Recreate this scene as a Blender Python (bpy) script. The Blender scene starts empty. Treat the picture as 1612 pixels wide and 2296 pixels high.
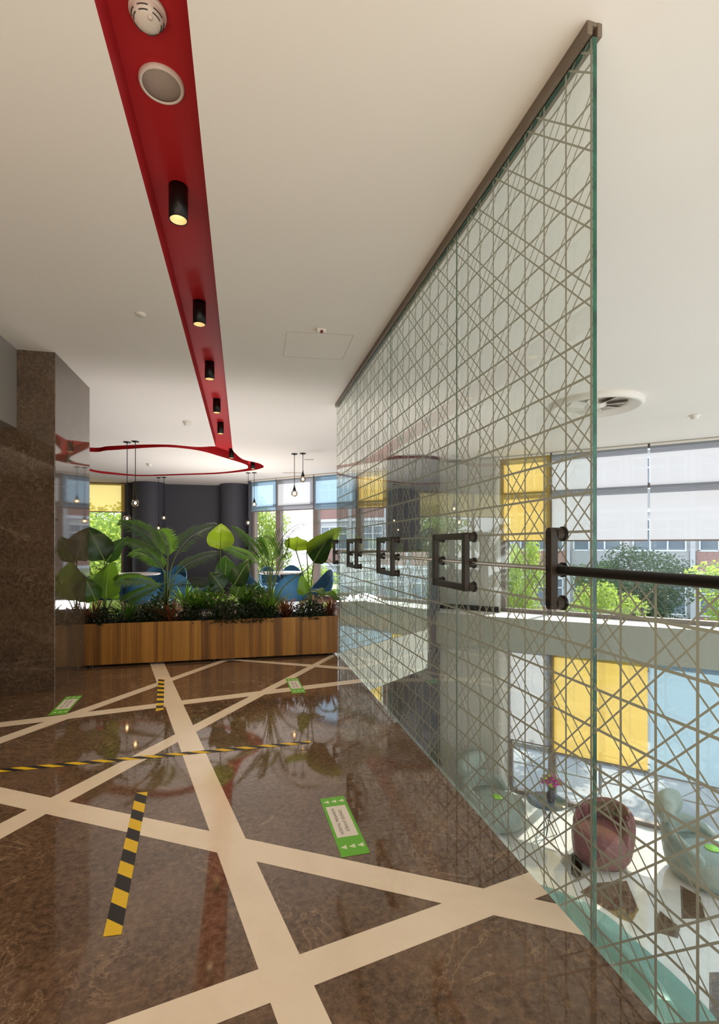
import bpy, bmesh, math, random
from mathutils import Vector, Matrix
random.seed(7)
PI = math.pi
SC = bpy.context.scene
COL = SC.collection
V = Vector

# ------------------------------------------------------------------ photograph geometry -> world
F, CX, HY, HE = 1110.0, 806.0, 1222.0, 1.25
TH = math.atan((CX - 543) / F); CT, ST = math.cos(TH), math.sin(TH)
CEIL = 2.90; LOW = -3.35; GX = 1.075
def at_z(px, py, z=0.0):
    d = (HE - z) * F / (py - HY); t = (px - CX) / F
    return V((d * (t * CT + ST), d * (CT - t * ST), z))
def at_y(px, py, Y):
    t = (px - CX) / F; d = Y / (CT - t * ST)
    return V((d * (t * CT + ST), Y, HE + (HY - py) / F * d))
def at_x(px, py, X):
    t = (px - CX) / F; d = X / (t * CT + ST)
    return V((X, d * (CT - t * ST), HE + (HY - py) / F * d))
def facade_x(px, s=13.2):
    t = (px - CX) / F
    d = s / (CT * (1 + t) + ST * (1 - t))
    return d * (t * CT + ST)

# ------------------------------------------------------------------ materials
MATS = {}
class N:
    def __init__(s, name):
        m = bpy.data.materials.new(name); m.use_nodes = True
        s.m = m; s.t = m.node_tree; s.t.nodes.clear()
        s.out = s.t.nodes.new('ShaderNodeOutputMaterial')
        MATS[name] = m
    def n(s, typ, **kw):
        nd = s.t.nodes.new('ShaderNode' + typ)
        for k, v in kw.items():
            if k in nd.inputs: s.set(nd.inputs[k], v)
            else: setattr(nd, k, v)
        return nd
    def set(s, inp, v):
        if hasattr(v, 'is_output') : s.t.links.new(v, inp)
        else: inp.default_value = v
    def math(s, op, a, b=None, c=None):
        nd = s.t.nodes.new('ShaderNodeMath'); nd.operation = op
        s.set(nd.inputs[0], a)
        if b is not None: s.set(nd.inputs[1], b)
        if c is not None: s.set(nd.inputs[2], c)
        return nd.outputs[0]
    def ramp(s, fac, stops):
        nd = s.t.nodes.new('ShaderNodeValToRGB'); el = nd.color_ramp.elements
        while len(el) < len(stops): el.new(0.5)
        for e, (p, c) in zip(el, stops): e.position = p; e.color = (*c, 1)
        s.set(nd.inputs[0], fac); return nd.outputs[0]
    def mix(s, f, a, b):
        nd = s.t.nodes.new('ShaderNodeMix'); nd.data_type = 'RGBA'
        s.set(nd.inputs[0], f); s.set(nd.inputs[6], a); s.set(nd.inputs[7], b); return nd.outputs[2]
    def mixs(s, f, a, b):
        nd = s.t.nodes.new('ShaderNodeMixShader')
        s.set(nd.inputs[0], f); s.t.links.new(a, nd.inputs[1]); s.t.links.new(b, nd.inputs[2]); return nd.outputs[0]
    def pos(s):
        return s.n('TexCoord').outputs['Object']
    def mapped(s, scale):
        mp = s.n('Mapping'); s.t.links.new(s.pos(), mp.inputs[0]); mp.inputs['Scale'].default_value = scale
        return mp.outputs[0]
    def noise(s, scale, detail=4, rough=.55, vec=None, dist=0):
        nd = s.n('TexNoise'); nd.inputs['Scale'].default_value = scale; nd.inputs['Detail'].default_value = detail
        nd.inputs['Roughness'].default_value = rough; nd.inputs['Distortion'].default_value = dist
        s.t.links.new(vec if vec is not None else s.pos(), nd.inputs['Vector']); return nd.outputs[0]
    def fin(s, sh):
        s.t.links.new(sh, s.out.inputs[0]); return s.m

def rgba(c): return (c[0], c[1], c[2], 1)
def pm(name, col, rough=.5, metal=0, spec=.5, var=0.0, vs=8, bump=0, bs=60, emit=None, es=0, trans=0, coat=0):
    k = N(name); b = k.n('BsdfPrincipled')
    if var:
        f = k.noise(vs)
        c = k.ramp(f, [(.3, tuple(x * (1 - var) for x in col)), (.7, tuple(min(1, x * (1 + var)) for x in col))])
        k.set(b.inputs['Base Color'], c)
    else: b.inputs['Base Color'].default_value = rgba(col)
    b.inputs['Roughness'].default_value = rough; b.inputs['Metallic'].default_value = metal
    b.inputs['Specular IOR Level'].default_value = spec; b.inputs['Coat Weight'].default_value = coat
    b.inputs['Transmission Weight'].default_value = trans
    if bump:
        bn = k.n('Bump'); bn.inputs['Strength'].default_value = bump; bn.inputs['Distance'].default_value = .01
        k.t.links.new(k.noise(bs), bn.inputs['Height']); k.t.links.new(bn.outputs[0], b.inputs['Normal'])
    if emit:
        b.inputs['Emission Color'].default_value = rgba(emit); b.inputs['Emission Strength'].default_value = es
    return k.fin(b.outputs[0])

def marble(name, dark, mid, light, vein, rough, scale=1.0, spec=.5, fn=.75, vn=1.0, ior=1.5):
    k = N(name); b = k.n('BsdfPrincipled')
    n1 = k.noise(2.2 * scale, 8, .68, dist=.6)
    c1 = k.ramp(n1, [(.30, dark), (.5, mid), (.72, light)])
    fine = k.noise(42 * scale, 6, .75)
    c2 = k.mix(k.math('MULTIPLY', fine, fn), c1, k.ramp(fine, [(.35, tuple(x * .35 for x in dark)), (.62, tuple(min(1, x * 1.45) for x in light))]))
    # broken breccia veins
    wv = k.noise(3.2 * scale, 6, .62, dist=1.2)
    v1 = k.math('SUBTRACT', 1, k.math('MULTIPLY', k.math('ABSOLUTE', k.math('SUBTRACT', wv, .5)), 75)); v1 = k.math('MAXIMUM', v1, 0)
    gate = k.ramp(k.noise(1.7 * scale, 2), [(.44, (0, 0, 0)), (.60, (1, 1, 1))])
    v1 = k.math('MULTIPLY', k.math('MULTIPLY', v1, gate), .5)
    w2 = k.noise(9 * scale, 5, .6, dist=1.6)
    v2 = k.math('MAXIMUM', k.math('SUBTRACT', 1, k.math('MULTIPLY', k.math('ABSOLUTE', k.math('SUBTRACT', w2, .5)), 26)), 0)
    v2 = k.math('MULTIPLY', v2, .09)
    c3 = k.mix(k.math('MULTIPLY', k.math('MAXIMUM', v1, v2), vn), c2, rgba(vein))
    k.t.links.new(c3, b.inputs['Base Color'])
    b.inputs['Roughness'].default_value = rough; b.inputs['Specular IOR Level'].default_value = spec; b.inputs['IOR'].default_value = ior
    return k.fin(b.outputs[0])

marble('marble_floor', (.050, .027, .015), (.100, .057, .034), (.205, .128, .080), (.46, .31, .19), .05, spec=.5, ior=1.68)
marble('marble_pillar', (.044, .027, .016), (.078, .050, .031), (.135, .090, .057), (.36, .26, .17), .04, spec=.5, ior=1.72)
marble('marble_pale', (.62, .60, .56), (.72, .70, .66), (.78, .76, .72), (.60, .57, .53), .10, fn=.0, vn=.4)
marble('marble_cream', (.76, .64, .50), (.82, .70, .555), (.86, .745, .60), (.60, .46, .32), .10, fn=.0, vn=.35)
pm('ceiling_paint', (.80, .765, .71), .85, spec=.1, var=.012, vs=.7)
pm('white_paint', (.80, .79, .75), .7, spec=.2)
pm('slab_paint', (.62, .63, .56), .7, spec=.2)
pm('fascia_shaded', (.34, .35, .305), .7, spec=.2)  # slab paint darkened, shade of the fascia put into the colour
pm('red_paint', (.44, .020, .024), .5, spec=.22)
pm('dark_wall', (.068, .068, .082), .62, spec=.35, bump=.4, bs=25)
pm('grey_wall', (.50, .49, .44), .7, spec=.2)
pm('grey_header', (.25, .225, .195), .35, spec=.5)
pm('back_wall', (.16, .12, .085), .7)
pm('black_metal', (.010, .009, .008), .36, spec=.3)
pm('bronze', (.028, .020, .014), .42, metal=.1, spec=.35)
pm('channel_bronze', (.16, .125, .09), .5)
pm('steel', (.75, .74, .72), .18, metal=1)
pm('frame_bronze', (.22, .18, .16), .45, metal=.2)
pm('frame_dark', (.09, .075, .07), .45, metal=.2)
pm('white_plastic', (.72, .68, .61), .45)
pm('mesh_grille', (.56, .49, .43), .7, bump=.8, bs=400)
pm('dark_slot', (.05, .045, .04), .8)
pm('red_lamp', (.16, .005, .01), .2)
pm('tape_yellow', (.80, .52, .015), .42)
pm('tape_black', (.018, .016, .015), .42)
pm('sticker_green', (.14, .46, .035), .4)
pm('sticker_white', (.78, .72, .66), .45)
pm('ink', (.03, .022, .02), .6)
pm('arrow_white', (.74, .80, .56), .45)
pm('black_board', (.010, .010, .011), .55)
pm('soil', (.02, .014, .01), .95, bump=1, bs=50)
pm('brass', (.62, .42, .18), .28, metal=1)
pm('reflector', (.78, .58, .32), .6, emit=(1, .66, .40), es=.15)  # slight glow stands in for lamplight caught by the reflector
pm('bulb_core', (1, .75, .45), .4, emit=(1, .66, .38), es=16)
pm('lamp_core', (1, .85, .6), .4, emit=(1, .78, .52), es=7)
pm('blue_fabric', (.013, .080, .155), .75, var=.18, vs=14, bump=.2, bs=300)
pm('table_white', (.78, .77, .74), .25)
pm('oak', (.42, .25, .11), .5, var=.2, vs=10)
pm('pink_fabric', (.20, .070, .077), .7, var=.12, vs=9, bump=.2, bs=250)
pm('mint_fabric', (.27, .32, .285), .6, var=.1, vs=9, bump=.15, bs=250)
pm('teal_fabric', (.18, .335, .28), .55, var=.06, vs=5, bump=.1, bs=250)
pm('lime_paper', (.32, .72, .05), .5)
pm('smoke_glass', (.10, .14, .19), .06, spec=.8)
pm('vase', (.08, .07, .09), .1)
pm('petal_magenta', (.48, .035, .26), .6)
pm('petal_orange', (.62, .12, .06), .6)
pm('petal_lime', (.42, .50, .04), .6)
pm('bark', (.11, .075, .05), .9, bump=.8, bs=30)
pm('asphalt', (.36, .36, .365), .9, var=.12, vs=1.2)
pm('pavement', (.30, .29, .28), .85, var=.08, vs=2)
pm('fence_metal', (.40, .38, .36), .5)
pm('plaster', (.50, .49, .475), .85, var=.05, vs=.7)
pm('plaster_grey', (.36, .35, .335), .85)
pm('window_frame_white', (.66, .66, .65), .5)
pm('window_glass_dark', (.16, .19, .22), .12, spec=.8)
pm('rooftile', (.30, .10, .06), .8)
pm('glass_edge', (.02, .085, .055), .2, spec=.4, var=.5, vs=14)
pm('glass_edge_pale', (.36, .52, .45), .15, spec=.6)

def brick_mat():
    k = N('brick'); b = k.n('BsdfPrincipled')
    t = k.n('TexBrick'); k.t.links.new(k.mapped((1, 1, 1)), t.inputs['Vector'])
    t.inputs['Color1'].default_value = (.30, .17, .14, 1); t.inputs['Color2'].default_value = (.34, .19, .155, 1)
    t.inputs['Mortar'].default_value = (.40, .26, .22, 1); t.inputs['Scale'].default_value = 4
    k.t.links.new(t.outputs[0], b.inputs['Base Color']); b.inputs['Roughness'].default_value = .9
    k.fin(b.outputs[0])
brick_mat()

def wood_mat():
    k = N('wood_veneer'); b = k.n('BsdfPrincipled')
    st = k.noise(1.0, 3, .6, vec=k.mapped((17, 1, .25)))
    fine = k.noise(1.0, 5, .65, vec=k.mapped((120, 1, 2.2)))
    cell = k.n('TexVoronoi'); k.t.links.new(k.mapped((11, 0.01, 0.01)), cell.inputs['Vector']); cell.inputs['Scale'].default_value = 1
    sep = k.n('SeparateColor'); k.t.links.new(cell.outputs['Color'], sep.inputs[0])
    f = k.math('ADD', k.math('MULTIPLY', st, .45), k.math('ADD', k.math('MULTIPLY', fine, .35), k.math('MULTIPLY', sep.outputs[0], .22)))
    c = k.ramp(f, [(.30, (.095, .032, .004)), (.5, (.31, .130, .017)), (.72, (.50, .245, .045))])
    k.t.links.new(c, b.inputs['Base Color']); b.inputs['Roughness'].default_value = .42
    k.fin(b.outputs[0])
wood_mat()

def leaf_mat(name, a, b_, back, tr=.35, rough=.3, scale=9):
    k = N(name); p = k.n('BsdfPrincipled')
    c = k.ramp(k.noise(scale), [(.3, a), (.7, b_)])
    k.t.links.new(c, p.inputs['Base Color']); p.inputs['Roughness'].default_value = rough
    t = k.n('BsdfTranslucent'); t.inputs[0].default_value = rgba(back)
    k.fin(k.mixs(tr, p.outputs[0], t.outputs[0]))
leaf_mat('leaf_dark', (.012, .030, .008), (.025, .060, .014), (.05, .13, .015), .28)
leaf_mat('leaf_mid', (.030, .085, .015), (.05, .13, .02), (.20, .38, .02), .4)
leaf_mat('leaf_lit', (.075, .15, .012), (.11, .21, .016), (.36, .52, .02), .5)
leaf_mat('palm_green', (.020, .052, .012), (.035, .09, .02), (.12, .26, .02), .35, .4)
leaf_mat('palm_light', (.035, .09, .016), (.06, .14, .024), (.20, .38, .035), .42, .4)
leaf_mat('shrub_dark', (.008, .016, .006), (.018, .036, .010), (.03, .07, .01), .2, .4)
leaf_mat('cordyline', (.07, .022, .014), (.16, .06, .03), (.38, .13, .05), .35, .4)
leaf_mat('tree_light', (.16, .25, .035), (.30, .40, .07), (.55, .66, .12), .45, .6, 1.5)
leaf_mat('tree_mid', (.08, .14, .03), (.16, .24, .06), (.26, .36, .08), .4, .6, 1.5)
leaf_mat('tree_dark', (.04, .075, .03), (.09, .14, .055), (.12, .18, .06), .35, .6, 1.5)
pm('stem_green', (.10, .16, .03), .5)
pm('rib_pale', (.36, .46, .15), .5)

def blind_mat(name, col, transp=.10, tint=None):
    k = N(name)
    d = k.n('BsdfDiffuse'); d.inputs[0].default_value = rgba(col)
    t = k.n('BsdfTranslucent'); t.inputs[0].default_value = rgba(col)
    tr = k.n('BsdfTransparent'); tr.inputs[0].default_value = rgba(tint or col)
    a = k.mixs(.62, d.outputs[0], t.outputs[0])
    k.fin(k.mixs(transp, a, tr.outputs[0]))
blind_mat('blind_white', (.45, .45, .475), .07, (.95, .95, 1))
blind_mat('blind_yellow', (.70, .48, .135), .20, (1, .84, .40))
blind_mat('blind_yellow_plain', (.98, .66, .15), .25, (1, .82, .34))
blind_mat('blind_blue', (.36, .52, .66), .18, (.6, .78, .95))
blind_mat('blind_pale_blue', (.31, .43, .53), .14, (.7, .85, .95))

def clear_glass(name, tint, refl=1.0, ior=1.45):
    k = N(name)
    tr = k.n('BsdfTransparent'); tr.inputs[0].default_value = rgba(tint)
    gl = k.n('BsdfGlossy'); gl.inputs['Roughness'].default_value = .0; gl.inputs[0].default_value = (1, 1, 1, 1)
    fr = k.n('Fresnel'); fr.inputs[0].default_value = ior
    k.fin(k.mixs(k.math('MULTIPLY', fr.outputs[0], refl), tr.outputs[0], gl.outputs[0]))
clear_glass('window_pane', (.97, .98, .98), .5)
clear_glass('bulb_glass', (.95, .86, .75), .9)
clear_glass('glass_back', (.975, .985, .975), 0.12)

def lattice_glass(name, axis, u0, us, v0, vs):
    """clear green-tinted pane carrying a printed cane-weave lattice; axis gives the run of the pane"""
    k = N(name)
    sp = k.n('SeparateXYZ'); k.t.links.new(k.pos(), sp.inputs[0])
    if axis == 'Y': run = sp.outputs[1]
    else: run = k.math('ADD', k.math('MULTIPLY', sp.outputs[0], axis[0]), k.math('MULTIPLY', sp.outputs[1], axis[1]))
    u = k.math('DIVIDE', k.math('SUBTRACT', run, u0), us)
    v = k.math('DIVIDE', k.math('SUBTRACT', sp.outputs[2], v0), vs)
    def tri(x):   # distance to nearest integer
        return k.math('ABSOLUTE', k.math('SUBTRACT', k.math('FRACT', k.math('ADD', x, 100.5)), .5))
    m = k.math('LESS_THAN', tri(u), .036)
    m = k.math('MAXIMUM', m, k.math('LESS_THAN', tri(v), .036))
    up = k.math('ADD', u, 1)
    for d in (k.math('SUBTRACT', up, v), k.math('SUBTRACT', k.math('ADD', up, v), 1)):
        e = k.math('MULTIPLY', tri(k.math('MULTIPLY', d, .5)), 2)
        m = k.math('MAXIMUM', m, k.math('LESS_THAN', k.math('ABSOLUTE', k.math('SUBTRACT', e, .25)), .033))
    tr = k.n('BsdfTransparent'); tr.inputs[0].default_value = (.945, .965, .93, 1)
    gl = k.n('BsdfGlossy'); gl.inputs['Roughness'].default_value = .0; gl.inputs[0].default_value = (.95, 1, .96, 1)
    fr = k.n('Fresnel'); fr.inputs[0].default_value = 1.5
    cl = k.mixs(k.math('MINIMUM', k.math('MULTIPLY', fr.outputs[0], 1.25), 1), tr.outputs[0], gl.outputs[0])
    df = k.n('BsdfDiffuse'); df.inputs[0].default_value = (.385, .41, .335, 1)
    tl = k.n('BsdfTranslucent'); tl.inputs[0].default_value = (.22, .22, .17, 1)
    pr = k.mixs(.25, df.outputs[0], tl.outputs[0])
    k.fin(k.mixs(m, cl, pr))
lattice_glass('lattice_glass', 'Y', 1.4815, .1255, 1.2938, .1235)

# ------------------------------------------------------------------ mesh helpers
class MB:
    def __init__(s): s.v = []; s.f = []; s.mi = []; s.sm = []
    def add(s, vs, fs, mi=0, smooth=False):
        o = len(s.v); s.v += [tuple(x) for x in vs]
        for f in fs: s.f.append([i + o for i in f]); s.mi.append(mi); s.sm.append(smooth)
        return s
    def box(s, a, b, mi=0):
        x0, y0, z0 = a; x1, y1, z1 = b
        vs = [(x0, y0, z0), (x1, y0, z0), (x1, y1, z0), (x0, y1, z0), (x0, y0, z1), (x1, y0, z1), (x1, y1, z1), (x0, y1, z1)]
        return s.add(vs, [(3, 2, 1, 0), (4, 5, 6, 7), (0, 1, 5, 4), (1, 2, 6, 5), (2, 3, 7, 6), (3, 0, 4, 7)], mi)
    def obox(s, c, ax, ay, az, mi=0):   # oriented box, half axes
        c, ax, ay, az = map(V, (c, ax, ay, az)); vs = []
        for k in (-1, 1):
            for i, j in ((-1, -1), (1, -1), (1, 1), (-1, 1)): vs.append(c + ax * i + ay * j + az * k)
        return s.add(vs, [(3, 2, 1, 0), (4, 5, 6, 7), (0, 1, 5, 4), (1, 2, 6, 5), (2, 3, 7, 6), (3, 0, 4, 7)], mi)
    def prism(s, pts, z0, z1, mi=0, top=True, bottom=True, mt=None):
        n = len(pts); vs = [(p[0], p[1], z0) for p in pts] + [(p[0], p[1], z1) for p in pts]
        s.add(vs, [(i, (i + 1) % n, (i + 1) % n + n, i + n) for i in range(n)], mi)
        if bottom: s.add(vs[:n], [tuple(reversed(range(n)))], mi)
        if top: s.add(vs[n:], [tuple(range(n))], mi if mt is None else mt)
        return s
    def tube(s, pts, r, seg=8, mi=0, cap=True, smooth=True):
        pts = [V(p) for p in pts]; rs = r if isinstance(r, (list, tuple)) else [r] * len(pts); vs = []
        up = None
        for i, p in enumerate(pts):
            d = (pts[min(i + 1, len(pts) - 1)] - pts[max(i - 1, 0)]).normalized()
            if up is None: up = V((0, 0, 1)) if abs(d.z) < .9 else V((1, 0, 0))
            a = d.cross(up).normalized(); b = a.cross(d).normalized(); up = b
            for j in range(seg):
                t = 2 * PI * j / seg; vs.append(p + (a * math.cos(t) + b * math.sin(t)) * rs[i])
        fs = []
        for i in range(len(pts) - 1):
            for j in range(seg):
                fs.append((i * seg + j, i * seg + (j + 1) % seg, (i + 1) * seg + (j + 1) % seg, (i + 1) * seg + j))
        s.add(vs, fs, mi, smooth)
        if cap:
            s.add(vs[:seg], [tuple(reversed(range(seg)))], mi); s.add(vs[-seg:], [tuple(range(seg))], mi)
        return s
    def lathe(s, prof, seg=24, o=(0, 0, 0), mi=0, smooth=True, sx=1, sy=1, caps=True):
        vs = []; n = len(prof)
        for r, z in prof:
            for j in range(seg):
                t = 2 * PI * j / seg; vs.append((o[0] + r * sx * math.cos(t), o[1] + r * sy * math.sin(t), o[2] + z))
        fs = [(i * seg + j, i * seg + (j + 1) % seg, (i + 1) * seg + (j + 1) % seg, (i + 1) * seg + j) for i in range(n - 1) for j in range(seg)]
        s.add(vs, fs, mi, smooth)
        if caps and prof[0][0] > 1e-5: s.add(vs[:seg], [tuple(reversed(range(seg)))], mi)
        if caps and prof[-1][0] > 1e-5: s.add(vs[-seg:], [tuple(range(seg))], mi)
        return s
    def grid(s, rows, mi=0, smooth=True, closed=False):
        n = len(rows[0]); vs = [p for r in rows for p in r]; fs = []
        for i in range(len(rows) - 1):
            for j in range(n if closed else n - 1):
                fs.append((i * n + j, i * n + (j + 1) % n, (i + 1) * n + (j + 1) % n, (i + 1) * n + j))
        return s.add(vs, fs, mi, smooth)
    def mesh(s, name, mats):
        me = bpy.data.meshes.new(name); me.from_pydata(s.v, [], s.f)
        for m in (mats if isinstance(mats, (list, tuple)) else [mats]): me.materials.append(MATS[m])
        me.polygons.foreach_set('material_index', s.mi); me.polygons.foreach_set('use_smooth', s.sm)
        me.update(); return me
def link(o, parent=None):
    COL.objects.link(o)
    if parent: o.parent = parent
    return o
def obj(name, mb, mats, parent=None, bevel=0, sub=0, label=None):
    me = mb.mesh(name, mats) if isinstance(mb, MB) else mb
    o = link(bpy.data.objects.new(name, me), parent)
    if bevel:
        b = o.modifiers.new('bevel', 'BEVEL'); b.width = bevel; b.segments = 2; b.limit_method = 'ANGLE'; b.angle_limit = .6
    if sub:
        b = o.modifiers.new('sub', 'SUBSURF'); b.levels = sub; b.render_levels = sub
    if label: o['label'] = label
    return o
def tag(o, label, cat, group=None, kind=None):
    o['label'] = label; o['category'] = cat
    if group: o['group'] = group
    if kind: o['kind'] = kind
    return o
def thing(name, label, cat, loc=(0, 0, 0), rz=0, group=None):
    o = link(bpy.data.objects.new(name, None)); o.location = loc; o.rotation_euler = (0, 0, rz); o.empty_display_size = .1
    return tag(o, label, cat, group)
def struct(name, mb, mats, parent=None, label=None, **kw):
    o = obj(name, mb, mats, parent, **kw)
    if parent is None: o['kind'] = 'structure'
    if label: o['label'] = label
    return o
def dup(root, loc, rz=0, label=None):
    r = root.copy(); COL.objects.link(r); r.location = loc; r.rotation_euler = (0, 0, rz)
    if label: r['label'] = label
    for ch in list(root.children):
        c = ch.copy(); COL.objects.link(c); c.parent = r
        for g in list(ch.children):
            d = g.copy(); COL.objects.link(d); d.parent = c
    return r
def catmull(pts, n=6, closed=False):
    out = []; m = len(pts); P = [V(p) for p in pts]
    rng = range(m) if closed else range(m - 1)
    for i in rng:
        p0 = P[(i - 1) % m] if closed or i > 0 else P[i]; p1 = P[i]; p2 = P[(i + 1) % m]
        p3 = P[(i + 2) % m] if closed or i + 2 < m else P[(i + 1) % m]
        for k in range(n):
            t = k / n
            out.append(.5 * ((2 * p1) + (p2 - p0) * t + (2 * p0 - 5 * p1 + 4 * p2 - p3) * t * t + (3 * p1 - p0 - 3 * p2 + p3) * t ** 3))
    if not closed: out.append(P[-1])
    return out
def fill2d(splines, z, name):
    """flat mesh of nested outlines (holes by nesting)"""
    cu = bpy.data.curves.new(name, 'CURVE'); cu.dimensions = '2D'; cu.fill_mode = 'BOTH'
    for pts in splines:
        sp = cu.splines.new('POLY'); sp.points.add(len(pts) - 1); sp.use_cyclic_u = True
        for q, p in zip(sp.points, pts): q.co = (p[0], p[1], 0, 1)
    o = bpy.data.objects.new(name, cu); COL.objects.link(o)
    dg = bpy.context.evaluated_depsgraph_get(); me = bpy.data.meshes.new_from_object(o.evaluated_get(dg))
    bpy.data.objects.remove(o); bpy.data.curves.remove(cu)
    vs = [(v.co.x, v.co.y, z) for v in me.vertices]; fs = [tuple(p.vertices) for p in me.polygons]
    bpy.data.meshes.remove(me); return vs, fs
def text_mesh(body, size, align='CENTER'):
    cu = bpy.data.curves.new('lettering', 'FONT'); cu.body = body; cu.size = size; cu.align_x = align; cu.align_y = 'CENTER'
    o = bpy.data.objects.new('lettering', cu); COL.objects.link(o)
    dg = bpy.context.evaluated_depsgraph_get(); me = bpy.data.meshes.new_from_object(o.evaluated_get(dg))
    vs = [v.co.copy() for v in me.vertices]; fs = [tuple(p.vertices) for p in me.polygons]
    bpy.data.objects.remove(o); bpy.data.curves.remove(cu); bpy.data.meshes.remove(me); return vs, fs
def clip_poly(poly, a, b, c):   # keep a*x+b*y<=c
    out = []
    for i in range(len(poly)):
        p, q = poly[i], poly[(i + 1) % len(poly)]
        dp, dq = a * p[0] + b * p[1] - c, a * q[0] + b * q[1] - c
        if dp <= 0: out.append(p)
        if dp * dq < 0:
            t = dp / (dp - dq); out.append((p[0] + (q[0] - p[0]) * t, p[1] + (q[1] - p[1]) * t))
    return out

# ------------------------------------------------------------------ floors and slab
EDGE = 1.066
slab_poly = [(-6.5, -4), (EDGE, -4), (EDGE, 5.62), (2.66, 6.89), (3.4, 8.75), (3.72, 9.44), (.3, 12.9), (.3, 14.7), (-6.5, 14.7)]
mb = MB(); mb.prism(slab_poly, -.57, 0, 1, mt=0)
strips = [  # inlaid cream bands: (edge A start, edge A end, edge B start, edge B end) as seen on the floor
    ((339, 1495.6), (623, 2296), (372, 1495.6), (744, 2296)),
    ((0, 1765), (1263, 2030), (0, 1802), (1327, 2102)),
    ((238, 2296), (1191.5, 1954), (486, 2296), (1235, 2002)),
    ((0, 1847), (739.5, 1470), (0, 1882), (759, 1467)),
    ((0, 1620), (800, 1523.4), (0, 1631), (800, 1532)),
    ((0, 1653.5), (466.5, 1490.7), (0, 1668), (496, 1487)),
    ((556, 1480), (800, 1497.5), (556, 1484), (800, 1503.6)),
]
for k, (a0, a1, b0, b1) in enumerate(strips):
    A0, A1, B0, B1 = [at_z(*p).to_2d() for p in (a0, a1, b0, b1)]
    def ext(p, q):
        d = (q - p).normalized(); return p - d * (3.0 if k != 0 else 2.5), q + d * (2.2 if k != 0 else 1.2)
    if k == 0: (A0, A1), (B0, B1) = ((A0 + (A0 - A1).normalized() * 6, A1 - (A0 - A1).normalized() * 1.0), (B0 + (B0 - B1).normalized() * 6, B1 - (B0 - B1).normalized() * 1.0))
    else: (A0, A1), (B0, B1) = ext(A0, A1), ext(B0, B1)
    poly = [tuple(A0), tuple(A1), tuple(B1), tuple(B0)]
    for cl in ((1, 0, EDGE), (-1, 0, 6.4), (0, -1, 3.9), (0, 1, 14.5)): poly = clip_poly(poly, *cl)
    if len(poly) > 2: mb.add([(p[0], p[1], .0006 + k * .00012) for p in poly], [tuple(range(len(poly)))], 2)
struct('floor', mb, ['marble_floor', 'slab_paint', 'marble_cream'], label='dark brown polished marble upper floor with cream inlaid bands')
# sunlit white ledge along the far windows
ledge = [(3.42, 8.72), (4.29, 7.82), (5.5, 6.78), (6.7, 5.80), (9.2, 3.7), (9.2, 4.0), (3.74, 9.46)]
struct('trim_1', MB().prism(ledge, -.57, 0.0, 0, mt=1), ['fascia_shaded', 'white_paint'], label='white floor ledge running along the upper windows')
# lower lobby floor
mb = MB(); mb.prism([(-3, -4), (9.3, -4), (9.3, 3.9), (1.3, 11.9), (-3, 11.9)], LOW - .3, LOW, 0)
def low_patch(px, mat, k=0):
    ps = [at_z(x, y, LOW) for x, y in px]
    if sum(ps[i].x * ps[(i + 1) % len(ps)].y - ps[(i + 1) % len(ps)].x * ps[i].y for i in range(len(ps))) < 0: ps.reverse()
    mb.add([(p.x, p.y, LOW + .0008 + k * .0002) for p in ps], [tuple(range(len(ps)))], mat)
low_patch([(1300, 2000), (1330, 1980), (1405, 1975), (1432, 2040), (1415, 2070), (1385, 2058)], 1)
low_patch([(1282, 1915), (1310, 1925), (1300, 1975), (1280, 1960)], 1)
low_patch([(1470, 2060), (1480, 2042), (1525, 2080), (1520, 2105), (1470, 2090)], 1)
low_patch([(1525, 1985), (1570, 2010), (1582, 2060), (1528, 2060)], 1)
low_patch([(1255, 1930), (1300, 1880), (1330, 1960), (1290, 1980)], 2)
low_patch([(1590, 2180), (1660, 2180), (1660, 2290), (1590, 2290)], 1)
struct('floor_lower', mb, ['marble_pale', 'marble_floor', 'plaster_grey'], label='glossy pale marble lobby floor one storey below')

# ------------------------------------------------------------------ ceiling with red recess
XL, XR = -.436, -.163
near_out = [at_z(*p, CEIL) for p in ((440, 1002), (382, 997), (330, 996.5), (287, 998), (240, 1000.5), (200, 1003.4))]
far_out = [at_z(*p, CEIL) for p in ((200, 1056), (252, 1064), (317, 1067.7), (404, 1065.5), (491, 1062.5), (560, 1055.5), (586, 1050), (591, 1045), (578, 1038), (545, 1030))]
near_in = [at_z(*p, CEIL) for p in ((547, 1040), (499, 1025), (447, 1010.5), (382, 1003), (330, 1004), (287, 1007), (240, 1010), (200, 1013))]
far_in = [at_z(*p, CEIL) for p in ((200, 1051), (252, 1059), (317, 1064.8), (404, 1062.3), (491, 1059), (547, 1052), (556, 1047))]
left_out = [V((-3.6, 8.9, 0)), V((-4.1, 9.5, 0)), V((-3.9, 10.2, 0))]
left_in = [V((-3.45, 9.15, 0)), V((-3.85, 9.55, 0)), V((-3.65, 10.0, 0))]
ring_out = catmull([V((XL - .06, 8.62, 0))] + near_out + left_out + far_out + [V((XR + .02, 9.05, 0))], 5)
outline = [V((XR, 8.85, 0)), V((XR, -3.0, 0)), V((XL, -3.0, 0)), V((XL, 8.62, 0))] + ring_out
ring_in = catmull(near_in + left_in + far_in, 5, True)
ceil_poly = [(-7, -4), (9.5, -4), (9.5, 3.75), (.3, 12.95), (.3, 14.8), (-7, 14.8)]
mb = MB()
for sp in ([ceil_poly, outline], [ring_in]):
    vs, fs = fill2d(sp, CEIL, 'c'); mb.add(vs, fs)
mb.add([(p[0], p[1], CEIL + .22) for p in ceil_poly], [tuple(range(6))])
struct('ceiling', mb, 'ceiling_paint', label='smooth off-white plaster ceiling')
RD = .15
mb = MB()
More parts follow.
